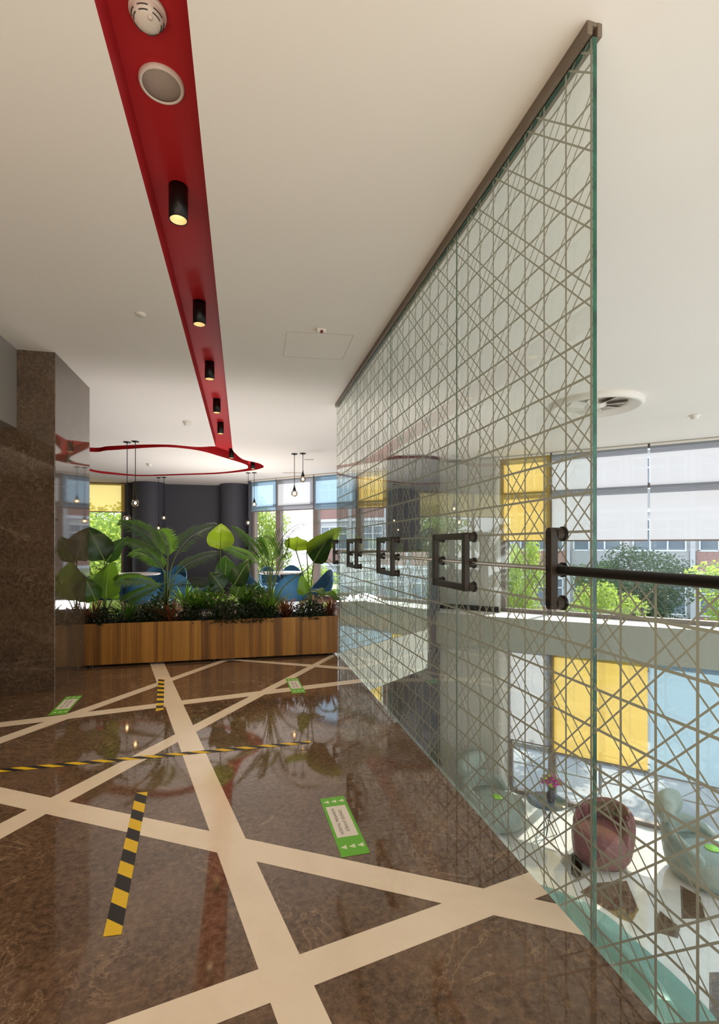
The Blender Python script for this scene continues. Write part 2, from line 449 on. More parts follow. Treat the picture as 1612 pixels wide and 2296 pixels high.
for ol in (outline, ring_in):
    n = len(ol); vs = [(p[0], p[1], CEIL) for p in ol] + [(p[0], p[1], CEIL + RD) for p in ol]
    mb.add(vs, [(i, (i + 1) % n, (i + 1) % n + n, i + n) for i in range(n)])
vs, fs = fill2d([outline, ring_in], CEIL + RD, 'r'); mb.add(vs, fs)
struct('trim_2', mb, 'red_paint', label='red recessed ceiling channel running straight into a looping ring')

# ------------------------------------------------------------------ fixtures in and on the ceiling
def spot(px, ytop, first=None, lab=''):
    p = at_z(px, ytop, CEIL + RD)
    if first: return dup(first, p, 0, lab)
    t = thing('ceiling_spotlight', lab, 'spotlight', p, 0, 'black cylinder spotlights in the red channel')
    obj('housing', MB().lathe([(.0, 0), (.046, 0), (.046, -.168), (.041, -.168), (.041, -.15)], 28, caps=False), 'black_metal', t)
    obj('reflector', MB().lathe([(.0405, -.166), (.034, -.14), (.022, -.125), (.021, -.12)], 24, caps=False), 'reflector', t)
    obj('lamp', MB().lathe([(.0, -.128), (.021, -.128), (.021, -.122)], 18), 'lamp_core', t)
    return t
spots = [(400, 419, 'largest black cylinder spotlight in the red channel, nearest, glowing warm'),
         (447, 677, 'second black cylinder spotlight along the red ceiling channel, above mid ceiling'),
         (470, 812, 'third black cylinder spotlight along the red ceiling channel'),
         (486, 895, 'fourth black cylinder spotlight along the red ceiling channel'),
         (494.5, 947, 'fifth black cylinder spotlight along the straight red channel, last before the ring'),
         (519, 1007, 'small black cylinder spotlight where the red channel joins the ring'),
         (567, 1034, 'farthest black cylinder spotlight, at the right tip of the red ring')]
s0 = None
for i, (px, y, lab) in enumerate(spots):
    o = spot(px, y, s0, lab); s0 = s0 or o
p = at_z(362.5, 186.5, CEIL + RD); t = thing('ceiling_speaker', 'round white ceiling speaker with grey grille in the red channel', 'speaker', p)
r = .0845
obj('rim', MB().lathe([(r * .83, -.012), (r * .88, -.016), (r * .97, -.013), (r, -.004), (r, 0)], 48, caps=False), 'white_plastic', t)
obj('grille', MB().lathe([(0, -.010), (r * .83, -.010), (r * .85, -.004)], 48), 'mesh_grille', t)
p = at_z(331, 22, CEIL + RD); t = thing('smoke_detector', 'round white smoke detector with vent slits at the top of the red channel', 'smoke detector', p)
obj('base', MB().lathe([(.0, 0), (.060, 0), (.060, -.014), (.054, -.017)], 40), 'white_plastic', t)
obj('dome', MB().lathe([(.054, -.016), (.050, -.032), (.040, -.043), (.020, -.048), (0, -.049)], 40), 'white_plastic', t)
mb = MB()
for a0 in range(6):
    for rr, zz in ((.0505, -.0325), (.043, -.0425)):
        mb.tube([(rr * math.cos(a0 * PI / 3 + k * .14), rr * math.sin(a0 * PI / 3 + k * .14), zz) for k in range(6)], .0018, 5)
obj('vent_slits', mb, 'dark_slot', t)
obj('indicator', MB().lathe([(0, -.054), (.007, -.052), (.009, -.046)], 14, (.012, -.024, 0)), 'white_plastic', t)
# other small ceiling items
tag(obj('ceiling_cover_plate', MB().lathe([(0, -.012), (.030, -.011), (.036, -.004), (.036, 0)], 24, at_z(315, 704, CEIL)), 'white_plastic'), 'flat white round cover plate on the ceiling left of the red channel', 'cover plate')
p = at_z(720, 738, CEIL); t = thing('ceiling_alarm_indicator', 'small white box with a dark red lamp on the ceiling', 'alarm light', p)
obj('case', MB().box((-.035, -.022, -.028), (.035, .022, 0)), 'white_plastic', t, bevel=.004)
obj('lamp', MB().box((-.010, -.024, -.031), (.012, .004, -.016)), 'red_lamp', t, bevel=.002)
mb = MB()
hp = [at_z(x, y, CEIL) for x, y in ((643, 743), (793, 752), (767, 807), (635, 799))]
for i in range(4):
    a, b = hp[i], hp[(i + 1) % 4]; d = (b - a).normalized(); nrm = V((-d.y, d.x, 0)) * .0022
    mb.obox((a + b) / 2 + V((0, 0, -.0005)), (b - a) / 2, nrm, (0, 0, .0008))
tag(obj('ceiling_access_hatch', mb, 'grey_wall'), 'flush square access hatch outline in the ceiling by the alarm light', 'access hatch')
for (px, py, lab) in ((1558, 931, 'small beige ceiling detector at the right edge beyond the round vent'), (420, 946, 'tiny white ceiling detector left of the fourth spotlight'), (335, 1040, 'small white ceiling detector inside the red ring')):
    p = at_z(px, py, CEIL); t = thing('ceiling_detector', lab, 'detector', p)
    obj('base', MB().lathe([(0, 0), (.062, 0), (.062, -.012), (.05, -.016)], 24), 'white_plastic', t)
    obj('head', MB().lathe([(.046, -.014), (.044, -.045), (.03, -.052), (0, -.052)], 24), 'white_plastic', t)
p = at_z(1335, 904, CEIL); t = thing('round_ceiling_vent', 'large round white ceiling air diffuser behind the glass edge', 'air vent', p)
obj('outer_ring', MB().lathe([(.50, 0), (.50, -.045), (.485, -.065), (.455, -.065), (.40, -.02), (.33, -.015), (.33, 0)], 56, caps=False), 'white_plastic', t)
obj('core', MB().lathe([(.33, -.006), (0, -.006)], 40, caps=False), 'mesh_grille', t)
mb = MB()
for k in range(8):
    a = k * PI / 4; c = V((math.cos(a), math.sin(a), 0)); s_ = V((-math.sin(a), math.cos(a), 0))
    mb.obox(c * .225 + V((0, 0, -.03)), c * .105, s_ * .05 + V((0, 0, .02)), V((0, 0, .003)))
obj('blades', mb, 'white_plastic', t)
obj('hub', MB().lathe([(0, -.05), (.10, -.045), (.12, -.03), (.12, 0)], 32), 'white_plastic', t)
for px, py, ln, lab in ((656, 1059.5, .46, 'thin dark slot vent in the ceiling near the far blinds'), (693, 1030, .2, 'short thin slot vent in the ceiling right of the hanging bulbs')):
    p = at_z(px, py, CEIL); t = thing('slot_vent', lab, 'air vent', p, TH * -1)
    obj('frame', MB().box((-ln / 2, -.03, -.006), (ln / 2, .03, 0)), 'white_plastic', t); obj('slot', MB().box((-ln / 2 + .01, -.016, -.008), (ln / 2 - .01, .016, -.005)), 'dark_slot', t)

# pendants
def pendant(canopy, by, lab, first=None):
    p = at_z(*canopy, CEIL)
    d = p.x * ST + p.y * CT; zb = HE + (HY - by) / F * d
    t = thing('pendant_lamp', lab, 'pendant lamp', p, 0, 'globe pendant lamps on thin cords')
    L = CEIL - zb; R = .058
    obj('canopy', MB().lathe([(0, 0), (.055, 0), (.055, -.012), (.012, -.016), (.008, -.03)], 24), 'black_metal', t)
    obj('cord', MB().tube([(0, 0, -.02), (0, 0, -L + R + .03)], .006, 6), 'black_metal', t)
    obj('socket', MB().lathe([(.006, -L + R + .10), (.014, -L + R + .06), (.028, -L + R + .015), (.030, -L + R - .012)], 18), 'black_metal', t)
    g = obj('glass_globe', MB().lathe([(R * math.sin(PI * k / 14), -L - R * math.cos(PI * k / 14)) for k in range(0, 14)], 24), 'bulb_glass', t)
    obj('filament', MB().lathe([(.019 * math.sin(PI * k / 8), -L - .024 * math.cos(PI * k / 8)) for k in range(9)], 10), 'bulb_core', g)
    return p, zb
for c, by, lab in (((285, 990.8), 1162.5, 'left and lower globe pendant of the front left pair'), ((303.5, 989.4), 1127.7, 'right and higher globe pendant of the front left pair'),
                   ((355.5, 1070.6), 1184, 'lower globe pendant of the far pair before the black wall'), ((367.5, 1070), 1161, 'higher globe pendant of the far pair before the black wall'),
                   ((556.5, 1059.8), 1172, 'lower globe pendant beside the right black column'), ((570, 1059.4), 1131, 'higher globe pendant in front of the blue blind edge'),
                   ((660, 1017.3), 1106.5, 'lower globe pendant in front of the white blind'), ((679, 1016.3), 1074.3, 'highest globe pendant, rightmost, in front of the white blind')):
    pendant(c, by, lab)

# ------------------------------------------------------------------ walls, pillar, columns
mb = MB().prism([(-2.9, 4.73), (-1.56, 4.73), (-1.56, 5.72), (-2.9, 5.72)], 0, CEIL)
struct('wall_left', mb, 'marble_pillar', bevel=.006, label='dark brown polished marble pillar on the left')
struct('trim_3', MB().box((-2.3, -.5, 2.235), (-1.85, 4.728, CEIL)), 'grey_header', label='grey header hanging from the ceiling beside the marble pillar')
struct('wall_outer', MB().box((-6.6, -4, 0), (-6.5, 14.8, CEIL)), 'back_wall')
struct('wall_back', MB().box((-6.5, -4.1, 0), (1.06, -4, CEIL)), 'back_wall')
struct('wall_lower', MB().box((-3.1, -4, LOW), (-3, 11.9, -.57)).box((-3, -4.1, LOW), (9.3, -4, -.57)), 'grey_wall')
# black far wall with two half columns
struct('wall_far', MB().box((-3.06, 14.25, 0), (.30, 14.6, CEIL)).box((.16, 13.02, 0), (.30, 14.3, CEIL)), 'dark_wall', label='black textured wall at the far end')
def column(name, lab, x, y, r, z0, z1, m):
    return struct(name, MB().lathe([(r, z0), (r, z1)], 48, (x, y, 0)), m, label=lab)
column('wall_column_left', 'left half-round black column on the far wall', -2.42, 14.12, .40, 0, CEIL, 'dark_wall')
column('wall_column_right', 'right half-round black column on the far wall', -.19, 13.98, .40, 0, CEIL, 'dark_wall')
column('wall_column_tall', 'tall round black column rising through both floors behind the glass', 3.20, 9.02, .50, LOW, CEIL, 'dark_wall')
mbw = MB()
ga = V((3.62, 9.30, 0)); gb = V((4.72, 8.20, 0))
def facw(mb, a, b, q0, q1, z0, z1, mi=0):   # box along facade between X positions a,b at outward offsets q0..q1
    n = V((1, 1, 0)).normalized(); A = V((a, 13.2 - a, 0)); B = V((b, 13.2 - b, 0))
    c = (A + B) / 2 + n * (q0 + q1) / 2; c.z = (z0 + z1) / 2
    return mb.obox(c, (B - A) / 2, n * (q1 - q0) / 2, V((0, 0, (z1 - z0) / 2)), mi)
facw(mbw, 3.7, 4.74, -.16, .14, 0.0, CEIL)
facw(mbw, 3.7, 4.84, -.46, .14, LOW, -.57)
struct('wall_right', mbw, 'grey_wall', bevel=.05, label='pale grey wall between the black column and the yellow blind')
struct('baseboard_right', facw(MB(), 3.72, 4.745, -.175, -.155, 0, .10), 'black_board')

# facade windows : frames + panes, upper and lower floor
def window(n, x0, x1, z0, z1, transom=None, mull=(), lab=None, ends=(1, 1), fw=.05):
    mb = MB()
    facw(mb, x0, x1, .0, .10, z0, z0 + .07); facw(mb, x0, x1, .0, .10, z1 - .06, z1)
    for x, e in ((x0 + fw / 2, ends[0]), (x1 - fw / 2, ends[1])):
        if e: facw(mb, x - fw / 2, x + fw / 2, .0, .12, z0, z1)
    if transom: facw(mb, x0, x1, .01, .10, transom - .035, transom + .035)
    o = struct('window_%d' % n, mb, 'frame_bronze', label=lab)
    obj('pane', facw(MB(), x0, x1, .05, .056, z0, z1), 'window_pane', o)
    return o
ux = [facade_x(p) for p in (566, 623, 707, 803)] + [3.05]
for i in range(4): window(i + 1, ux[i], ux[i + 1], 0.0, CEIL, 2.23)
rx = [4.74, facade_x(1237), facade_x(1455), 8.3, 9.3]
for i in range(4): window(5 + i, rx[i], rx[i + 1], 0.0, CEIL, 2.23, ends=(i == 0 or i > 2, i in (0, 3)), fw=.06)
lx = [4.84, facade_x(1237), facade_x(1455), 8.3, 9.3]
for i in range(4): window(9 + i, lx[i], lx[i + 1], LOW, -.57, ends=(i != 2, i != 1), fw=.045)
window(13, 1.6, 3.0, LOW, -.57)
# far-left window wall (faces the camera)
mb = MB()
for x in (-6.45, -4.9, -3.10): mb.box((x - .03, 14.26, 0), (x + .03, 14.36, CEIL))
mb.box((-6.5, 14.26, 0), (-3.06, 14.36, .08)).box((-6.5, 14.26, 2.84), (-3.06, 14.36, CEIL))
o = struct('window_14', mb, 'frame_bronze'); obj('pane', MB().box((-6.5, 14.30, 0), (-3.06, 14.306, CEIL)), 'window_pane', o)
struct('wall_spandrel', facw(facw(MB(), .3, 3.72, .0, .16, -.57, -.001), 4.74, 9.3, .0, .16, -.57, -.001), 'slab_paint')

# roller blinds
def blind(lab, x0, x1, ztop, zbot, m, q=-.06, group='upper roller blinds'):
    t = thing('roller_blind', lab, 'roller blind', ((x0 + x1) / 2, 13.2 - (x0 + x1) / 2, 0), -PI / 4, group)
    L = (x1 - x0) * math.sqrt(2); h = L / 2
    obj('fabric', MB().add([(-h, q, zbot), (h, q, zbot), (h, q, ztop - .03), (-h, q, ztop - .03)], [(0, 1, 2, 3)]), m, t)
    obj('bottom_bar', MB().tube([(-h, q, zbot), (h, q, zbot)], .013, 8), 'frame_bronze', t)
    obj('roller_tube', MB().tube([(-h, q + .015, ztop - .028), (h, q + .015, ztop - .028)], .026, 10), 'white_plastic', t)
g = .012
blind('narrow blue roller blind beside the far black wall', ux[0] + g, ux[1] - g, CEIL, 2.09, 'blind_blue')
blind('white roller blind behind the two right hanging bulbs', ux[1] + g, ux[2] - g, CEIL, 2.09, 'blind_white')
blind('blue roller blind half behind the far end of the glass', ux[2] + g, ux[3] - g, CEIL, 2.07, 'blind_blue')
blind('yellow roller blind seen through glass left of the tall black column', ux[3] + g, ux[4] - g, CEIL, 2.06, 'blind_yellow')
blind('yellow upper roller blind beside the pale grey wall', rx[0] + g, rx[1] - g, CEIL, 1.325, 'blind_yellow')
blind('wide white upper roller blind crossed by the near glass edge', rx[1] + g, rx[2] - g, CEIL, 1.325, 'blind_white')
blind('white upper roller blind at the right edge of view', rx[2] + g, rx[3] - g, CEIL, 1.325, 'blind_white')
blind('white lower-floor roller blind left of the yellow one', lx[0] + g, lx[1] - g, -.57, -2.35, 'blind_white', group='lower roller blinds')
blind('large yellow lower-floor roller blind', lx[1] + g, lx[2] - g, -.57, -2.42, 'blind_yellow', group='lower roller blinds')
blind('pale blue lower-floor roller blind at the right edge', lx[2] + g, lx[3] - g, -.57, -2.45, 'blind_pale_blue', group='lower roller blinds')
blind('yellow lower-floor roller blind under the far balcony', 1.65, 2.95, -.57, -2.4, 'blind_yellow', group='lower roller blinds')
t = thing('roller_blind', 'yellow roller blind far left beside the marble pillar', 'roller blind', (-4.75, 14.2, 0), 0, 'upper roller blinds')
obj('fabric', MB().add([(-1.65, 0, 2.12), (1.72, 0, 2.12), (1.72, 0, CEIL - .03), (-1.65, 0, CEIL - .03)], [(0, 1, 2, 3)]), 'blind_yellow_plain', t)
obj('bottom_bar', MB().tube([(-1.65, 0, 2.12), (1.72, 0, 2.12)], .013, 8), 'frame_bronze', t)

# ------------------------------------------------------------------ glass screen
def pane(name, parent, y0, y1, z0, z1, lab=None, free=False):
    x0, x1 = GX, GX + .016; mb = MB()
    mb.add([(x0, y0, z0), (x0, y1, z0), (x0, y1, z1), (x0, y0, z1)], [(3, 2, 1, 0)], 0)
    mb.add([(x1, y0, z0), (x1, y1, z0), (x1, y1, z1), (x1, y0, z1)], [(0, 1, 2, 3)], 1)
    xs = x1 if free else x0 + .003; xe = x0 + .003
    mb.add([(x0, y0, z0), (xs, y0, z0), (xs, y0, z1), (x0, y0, z1)], [(0, 1, 2, 3)], 2)
    mb.add([(x0, y1, z0), (xe, y1, z0), (xe, y1, z1), (x0, y1, z1)], [(3, 2, 1, 0)], 2)
    mb.add([(x0, y0, z1), (x1, y0, z1), (x1, y1, z1), (x0, y1, z1)], [(0, 1, 2, 3)], 2)
    mb.add([(x0, y0, z0), (x1, y0, z0), (x1, y1, z0), (x0, y1, z0)], [(3, 2, 1, 0)], 2)
    return obj(name, mb, ['lattice_glass', 'glass_back', 'glass_edge'], parent, label=lab)
JO = [1.347, 2.37, 3.53, 4.66, 5.69]
screen = thing('glass_screen', 'tall floor-to-ceiling glass screen with printed cane lattice and bronze clamps', 'glass screen', (0, 0, 0))
PL = ['tall pane nearest the camera with free green edge', 'second tall pane', 'third tall pane', 'farthest tall pane']
for i in range(4): pane('glass_panel', screen, JO[i] + .003, JO[i + 1] - .003, -.35, CEIL - .045, free=(i == 0))
rail = thing('glass_balustrade', 'low lattice glass balustrade with round black handrail at the right', 'balustrade', (0, 0, 0))
pane('glass_panel', rail, .02, 1.343, -.35, 1.148); pane('glass_panel', rail, -1.3, .014, -.35, 1.148)
mb = MB().box((GX - .020, JO[0], CEIL - .042), (GX - .001, JO[4], CEIL)).box((GX + .017, JO[0], CEIL - .042), (GX + .034, JO[4], CEIL)).box((GX - .001, JO[0] + .001, CEIL - .012), (GX + .017, JO[4], CEIL))
obj('ceiling_channel', mb, 'channel_bronze', screen, bevel=.002)
RX, RZ = GX - .028, 1.165
obj('handrail', MB().tube([(RX, -1.3, RZ), (RX, 1.50, RZ)], .0155, 16), 'black_metal', rail)
def clamp(ys, horiz):
    z0, z1 = 1.03, 1.31; mb = MB()
    for y in ys:
        n = 7   # upright with rounded ends
        prof = [(y + .017 * math.cos(PI * k / n), z1 - .017 + .017 * math.sin(PI * k / n)) for k in range(n + 1)] + [(y + .017 * math.cos(PI + PI * k / n), z0 + .017 + .017 * math.sin(PI + PI * k / n)) for k in range(n + 1)]
        m = len(prof); vs = [(GX - .062, a, b) for a, b in prof] + [(GX - .034, a, b) for a, b in prof]
        mb.add(vs, [(i, (i + 1) % m, (i + 1) % m + m, i + m) for i in range(m)] + [tuple(reversed(range(m))), tuple(range(m, 2 * m))])
    if horiz:
        for z in (z0 + .018, z1 - .018): mb.box((GX - .060, ys[0] + .012, z - .016), (GX - .036, ys[1] - .012, z + .016))
    c = obj('clamp', mb, 'bronze', screen, bevel=.003)
    for y in ys:
        for z in (z0 + .022, RZ, z1 - .022):
            obj('standoff', MB().tube([(GX - .036, y, z), (GX - .008, y, z)], .0215, 20), 'bronze', c)
            obj('washer', MB().tube([(GX - .009, y, z), (GX - .0005, y, z)], .0255, 20), 'black_metal', c)
            obj('cap', MB().tube([(GX - .0632, y, z), (GX - .061, y, z)], .010, 14), 'black_metal', c)
for ys, h in [((JO[0] + .145,), False), ((JO[1] - .21, JO[1] + .165), True), ((JO[2] - .20, JO[2] + .165), True), ((JO[3] - .20, JO[3] + .165), True), ((JO[4] - .09,), False)]: clamp(ys, h)
ys = [JO[0] + .145, JO[1] - .21, JO[1] + .165, JO[2] - .20, JO[2] + .165, JO[3] - .20, JO[3] + .165, JO[4] - .09]
for i in range(7): obj('steel_rod', MB().tube([(RX, ys[i] + .018, RZ), (RX, ys[i + 1] - .018, RZ)], .0062, 10), 'steel', screen)
# far balustrade on the turned slab edge
far = thing('glass_balustrade', 'far low lattice glass balustrade along the turned slab edge behind the screen', 'balustrade', (0, 0, 0))
a = V((1.10, 5.665, 0)); b = V((2.67, 6.935, 0)); dv = (b - a).normalized()
lattice_glass('lattice_far', (dv.x, dv.y), 0, .1255, 1.2938, .1235)
lattice_glass('lattice_far2', (.370, .929), 0, .1255, 1.2938, .1235)
nr = V((dv.y, -dv.x, 0)) * .008
obj('glass_panel', MB().obox((a + b) / 2 + V((0, 0, .40)), (b - a) / 2, nr, (0, 0, .75)), 'lattice_far', far)
a2 = V((2.70, 6.96, 0)); b2 = V((3.08, 8.40, 0)); d2 = (b2 - a2).normalized()
obj('glass_panel', MB().obox((a2 + b2) / 2 + V((0, 0, .40)), (b2 - a2) / 2, V((d2.y, -d2.x, 0)) * .008, (0, 0, .75)), 'lattice_far2', far)
obj('handrail', MB().tube([(1.16, 5.69, 1.165), (2.68, 6.93, 1.165), (3.07, 8.4, 1.165)], .014, 10), 'bronze', far)

# ------------------------------------------------------------------ floor stickers and hazard tapes
def sticker(corners, lab):
    tl, tr, br, bl = [at_z(*c) for c in corners]
    # best rectangle: centre, long axis (towards the far end), short axis
    c = (tl + tr + br + bl) / 4; up = ((tl + tr) / 2 - (bl + br) / 2); L = up.length; up.normalize()
    rt = V((up.y, -up.x, 0)); W = ((tr - tl).dot(rt) + (br - bl).dot(rt)) / 2
    ang = math.atan2(rt.y, rt.x)
    t = thing('floor_sticker', lab, 'floor sticker', (c.x, c.y, .0012), ang, 'green distancing floor stickers')
    w, l = W / 2, L / 2
    obj('backing', MB().add([(-w, -l, 0), (w, -l, 0), (w, l, 0), (-w, l, 0)], [(0, 1, 2, 3)]), 'sticker_green', t)
    p0, p1 = -l * .44, l * .64
    obj('panel', MB().add([(-w * .78, p0, .0003), (w * .78, p0, .0003), (w * .78, p1, .0003), (-w * .78, p1, .0003)], [(0, 1, 2, 3)]), 'sticker_white', t)
    mb = MB()
    sz = L * .098
    for body, ox in (('SOSYAL MESAFEYE', -w * .30), ('DİKKAT EDİNİZ', w * .20)):
        vs, fs = text_mesh(body, sz)
        ln = max(v.x for v in vs) - min(v.x for v in vs); kx = (p1 - p0) * (.84 if ox < 0 else .70) / ln
        ky = .115 * W / (.7 * sz); mb.add([(-v.y * ky + ox, v.x * kx + (p0 + p1) / 2, .0006) for v in vs], fs)
    obj('lettering', mb, 'ink', t)
    for yy in (-l * .74, l * .82):
        for k in (-1, 0, 1):
            x = k * w * .60; a = w * .24; h = l * .062
            obj('arrow', MB().add([(x - a, yy, .0004), (x + a * .9, yy - h, .0004), (x + a * .9, yy + h, .0004)], [(0, 1, 2)]), 'arrow_white', t)
sticker(((716.4, 1792.2), (770.5, 1784.2), (829.5, 1912.8), (766, 1923.2)), 'nearest green floor sticker, white panel lettered, beside the main band')
sticker(((640, 1522), (667.5, 1520.5), (686, 1552.7), (655, 1555.7)), 'small green floor sticker lying across the cream bands by the planter')
sticker(((149, 1561.7), (185, 1560), (149, 1601), (106, 1605)), 'green floor sticker at the left in front of the marble pillar')
def tape(corners, n, slant, lab, first):
    tl, tr, br, bl = [at_z(*c) for c in corners]; mb = MB()
    def P(u, v):   # u across, v along
        a = tl.lerp(bl, v); b = tr.lerp(br, v); p = a.lerp(b, u); return V((p.x, p.y, .0014))
    def cl(x): return max(0.0, min(1.0, x))
    vs = [(k - .5) / n for k in range(0, n + 3)]
    for k in range(-4, n + 5):
        a0, a1 = k / n, (k + 1) / n
        poly = [(0, a0), (1, a0 + slant), (1, a1 + slant), (0, a1)]
        poly = clip_poly(poly, 0, -1, 0); poly = clip_poly(poly, 0, 1, 1) if len(poly) > 2 else []
        if len(poly) > 2:
            q = [P(u, v) for u, v in poly]
            ar = sum(q[i].x * q[(i + 1) % len(q)].y - q[(i + 1) % len(q)].x * q[i].y for i in range(len(q)))
            if ar < 0: q.reverse()
            mb.add(q, [tuple(range(len(q)))], (k + first) % 2)
    tag(obj('hazard_tape', mb, ['tape_yellow', 'tape_black']), lab, 'tape', 'striped hazard tape strips on the floor')
tape(((305, 1778), (331, 1776), (272, 2096), (231, 2101)), 12, .045, 'yellow and black tape strip in the left foreground', 1)
tape(((355, 1523), (368.5, 1523), (367, 1591), (349, 1595)), 14, .03, 'short yellow and black tape strip near the planter', 1)
tape(((697, 1661), (695, 1667), (-10, 1733), (-10, 1725.2)), 26, -.045, 'long thin yellow and black tape line running across the floor', 0)

# ------------------------------------------------------------------ planter
PY = 5.53
t = thing('planter_box', 'long wooden planter box with black inner box on small feet', 'planter', (0, 0, 0))
px0, px1 = -1.58, 1.055; PH = .445
obj('front_panel', MB().box((px0, PY, .025), (px1, PY + .02, PH)), 'wood_veneer', t)
obj('end_panel', MB().box((px1 - .02, PY + .021, .025), (px1, PY + .46, PH)), 'wood_veneer', t)
mb = MB().box((px0 - .0, PY + .021, .035), (px1 - .021, PY + .05, PH - .01)).box((px0, PY + .43, .035), (px1 - .021, PY + .46, PH - .01)).box((px0 - .0, PY + .05, .035), (px0 + .03, PY + .43, PH - .01)).box((px0 + .03, PY + .05, .035), (px1 - .021, PY + .43, .06))
mb.box((-1.555, PY + .27, .035), (-1.40, PY + .455, PH - .01))
obj('inner_box', mb, 'black_board', t)
obj('soil', MB().box((px0 + .03, PY + .05, .30), (px1 - .021, PY + .43, PH - .06)), 'soil', t)
for x in (px0 + .08, -.3, px1 - .1):
    for y in (PY + .05, PY + .40): obj('foot', MB().tube([(x, y, 0), (x, y, .026)], .020, 12), 'black_metal', t)
t = thing('pillar_planter', 'black box planter standing behind the left end of the wooden one', 'planter', (-1.47, 6.13, 0))
mb = MB(); W2, D2 = .32, .11
mb.box((-.05, -D2, 0), (W2, -D2 + .02, .40)).box((-.05, D2 - .02, 0), (W2, D2, .40)).box((-.05, -D2, 0), (-.03, D2, .40)).box((W2 - .02, -D2, 0), (W2, D2, .40))
obj('box', mb, 'black_board', t); obj('soil', MB().box((-.03, -D2 + .02, .25), (W2 - .02, D2 - .02, .36)), 'soil', t)
SZ = PH - .06   # soil height

# ------------------------------------------------------------------ plants
def paddle_leaf(base, tip, width, face=(0, -1, .25), sag=.12, fold=.12, n=9, shape=1.0):
    """broad leaf blade; returns mesh builder of the blade and one of the pale midrib"""
    base, tip, face = V(base), V(tip), V(face).normalized()
    ax = tip - base; L = ax.length; d = ax.normalized(); side = d.cross(face).normalized(); nm = side.cross(d).normalized()
    mb = MB(); rib = MB(); rows = []; mid = []
    for i in range(n + 1):
        s = i / n
        w = width * .5 * max(0.0, math.sin(PI * s ** (.62 * shape))) ** .75 if 0 < s < 1 else .002
        c = base + d * (L * s) + nm * (sag * L * (s * (1 - s)) * 2 - sag * L * s * s)
        wob = .05 * width * math.sin(i * 2.1 + L * 31)
        row = []
        for j in range(-3, 4):
            u = j / 3
            row.append(c + side * (w * u) + nm * (fold * w * abs(u) ** 1.4 * 1.2 + wob * abs(u) * .4 + .012 * math.sin(9 * s + j) * abs(u)))
        rows.append(row); mid.append(c - nm * -.003)
    mb.grid(rows)
    rib.tube(mid, [.0045 * (1 - .75 * i / n) for i in range(n + 1)], 5)
    return mb, rib
def broad_plant(name, lab, cat, root, leaves, group, mat='leaf_dark', Y=None):
    r = V(root); t = thing(name, lab, cat, r, 0, group)
    for (b, tp, w, m, face) in leaves:
        B = V(b) - r; T = V(tp) - r
        bl, rib = paddle_leaf(B, T, w, face)
        lf = obj('leaf', bl, m, t); obj('midrib', rib, 'rib_pale' if m != 'leaf_lit' else 'stem_green', lf)
        k = V((B.x * .35, B.y * .35, B.z * .55))
        obj('stem', MB().tube(catmull([V((random.uniform(-.02, .02), random.uniform(-.02, .02), 0)), k, B, B.lerp(T, .06)], 4), [.007] * 12 + [.004], 6), 'stem_green', t)
    return t
def LP(px, py, Y): return at_y(px, py, Y)
Yp = PY + .22
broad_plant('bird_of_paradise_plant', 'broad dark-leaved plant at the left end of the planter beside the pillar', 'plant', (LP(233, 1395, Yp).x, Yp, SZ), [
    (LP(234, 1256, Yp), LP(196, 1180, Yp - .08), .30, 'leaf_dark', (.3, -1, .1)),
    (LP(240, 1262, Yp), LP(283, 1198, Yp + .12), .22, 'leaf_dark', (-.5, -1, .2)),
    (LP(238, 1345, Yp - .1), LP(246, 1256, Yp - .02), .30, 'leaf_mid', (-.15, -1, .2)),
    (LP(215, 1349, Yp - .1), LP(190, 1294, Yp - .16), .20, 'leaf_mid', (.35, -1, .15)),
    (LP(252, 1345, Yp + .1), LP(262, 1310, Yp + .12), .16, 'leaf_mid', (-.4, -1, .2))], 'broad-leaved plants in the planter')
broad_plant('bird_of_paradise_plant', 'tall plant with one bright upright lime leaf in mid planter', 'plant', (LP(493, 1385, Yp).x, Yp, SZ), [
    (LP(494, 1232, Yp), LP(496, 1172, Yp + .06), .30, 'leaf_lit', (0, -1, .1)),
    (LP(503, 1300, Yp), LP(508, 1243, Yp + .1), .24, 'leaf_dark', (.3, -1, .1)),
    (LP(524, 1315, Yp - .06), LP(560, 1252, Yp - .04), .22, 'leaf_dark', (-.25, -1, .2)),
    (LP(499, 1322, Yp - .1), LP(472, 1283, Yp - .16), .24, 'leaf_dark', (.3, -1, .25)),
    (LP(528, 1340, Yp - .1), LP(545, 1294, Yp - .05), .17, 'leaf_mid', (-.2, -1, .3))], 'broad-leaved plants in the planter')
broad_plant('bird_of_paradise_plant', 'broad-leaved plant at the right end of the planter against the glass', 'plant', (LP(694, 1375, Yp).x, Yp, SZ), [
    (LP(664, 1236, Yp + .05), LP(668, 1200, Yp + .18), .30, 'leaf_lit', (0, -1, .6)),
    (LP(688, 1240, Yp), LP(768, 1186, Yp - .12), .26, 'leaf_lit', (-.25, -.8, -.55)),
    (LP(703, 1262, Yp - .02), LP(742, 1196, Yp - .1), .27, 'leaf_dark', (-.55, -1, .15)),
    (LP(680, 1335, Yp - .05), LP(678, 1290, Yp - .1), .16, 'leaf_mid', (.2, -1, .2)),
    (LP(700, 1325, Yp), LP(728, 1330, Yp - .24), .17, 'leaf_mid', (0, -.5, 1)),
    (LP(722, 1330, Yp), LP(760, 1339, Yp - .16), .15, 'leaf_mid', (0, -.4, 1))], 'broad-leaved plants in the planter')

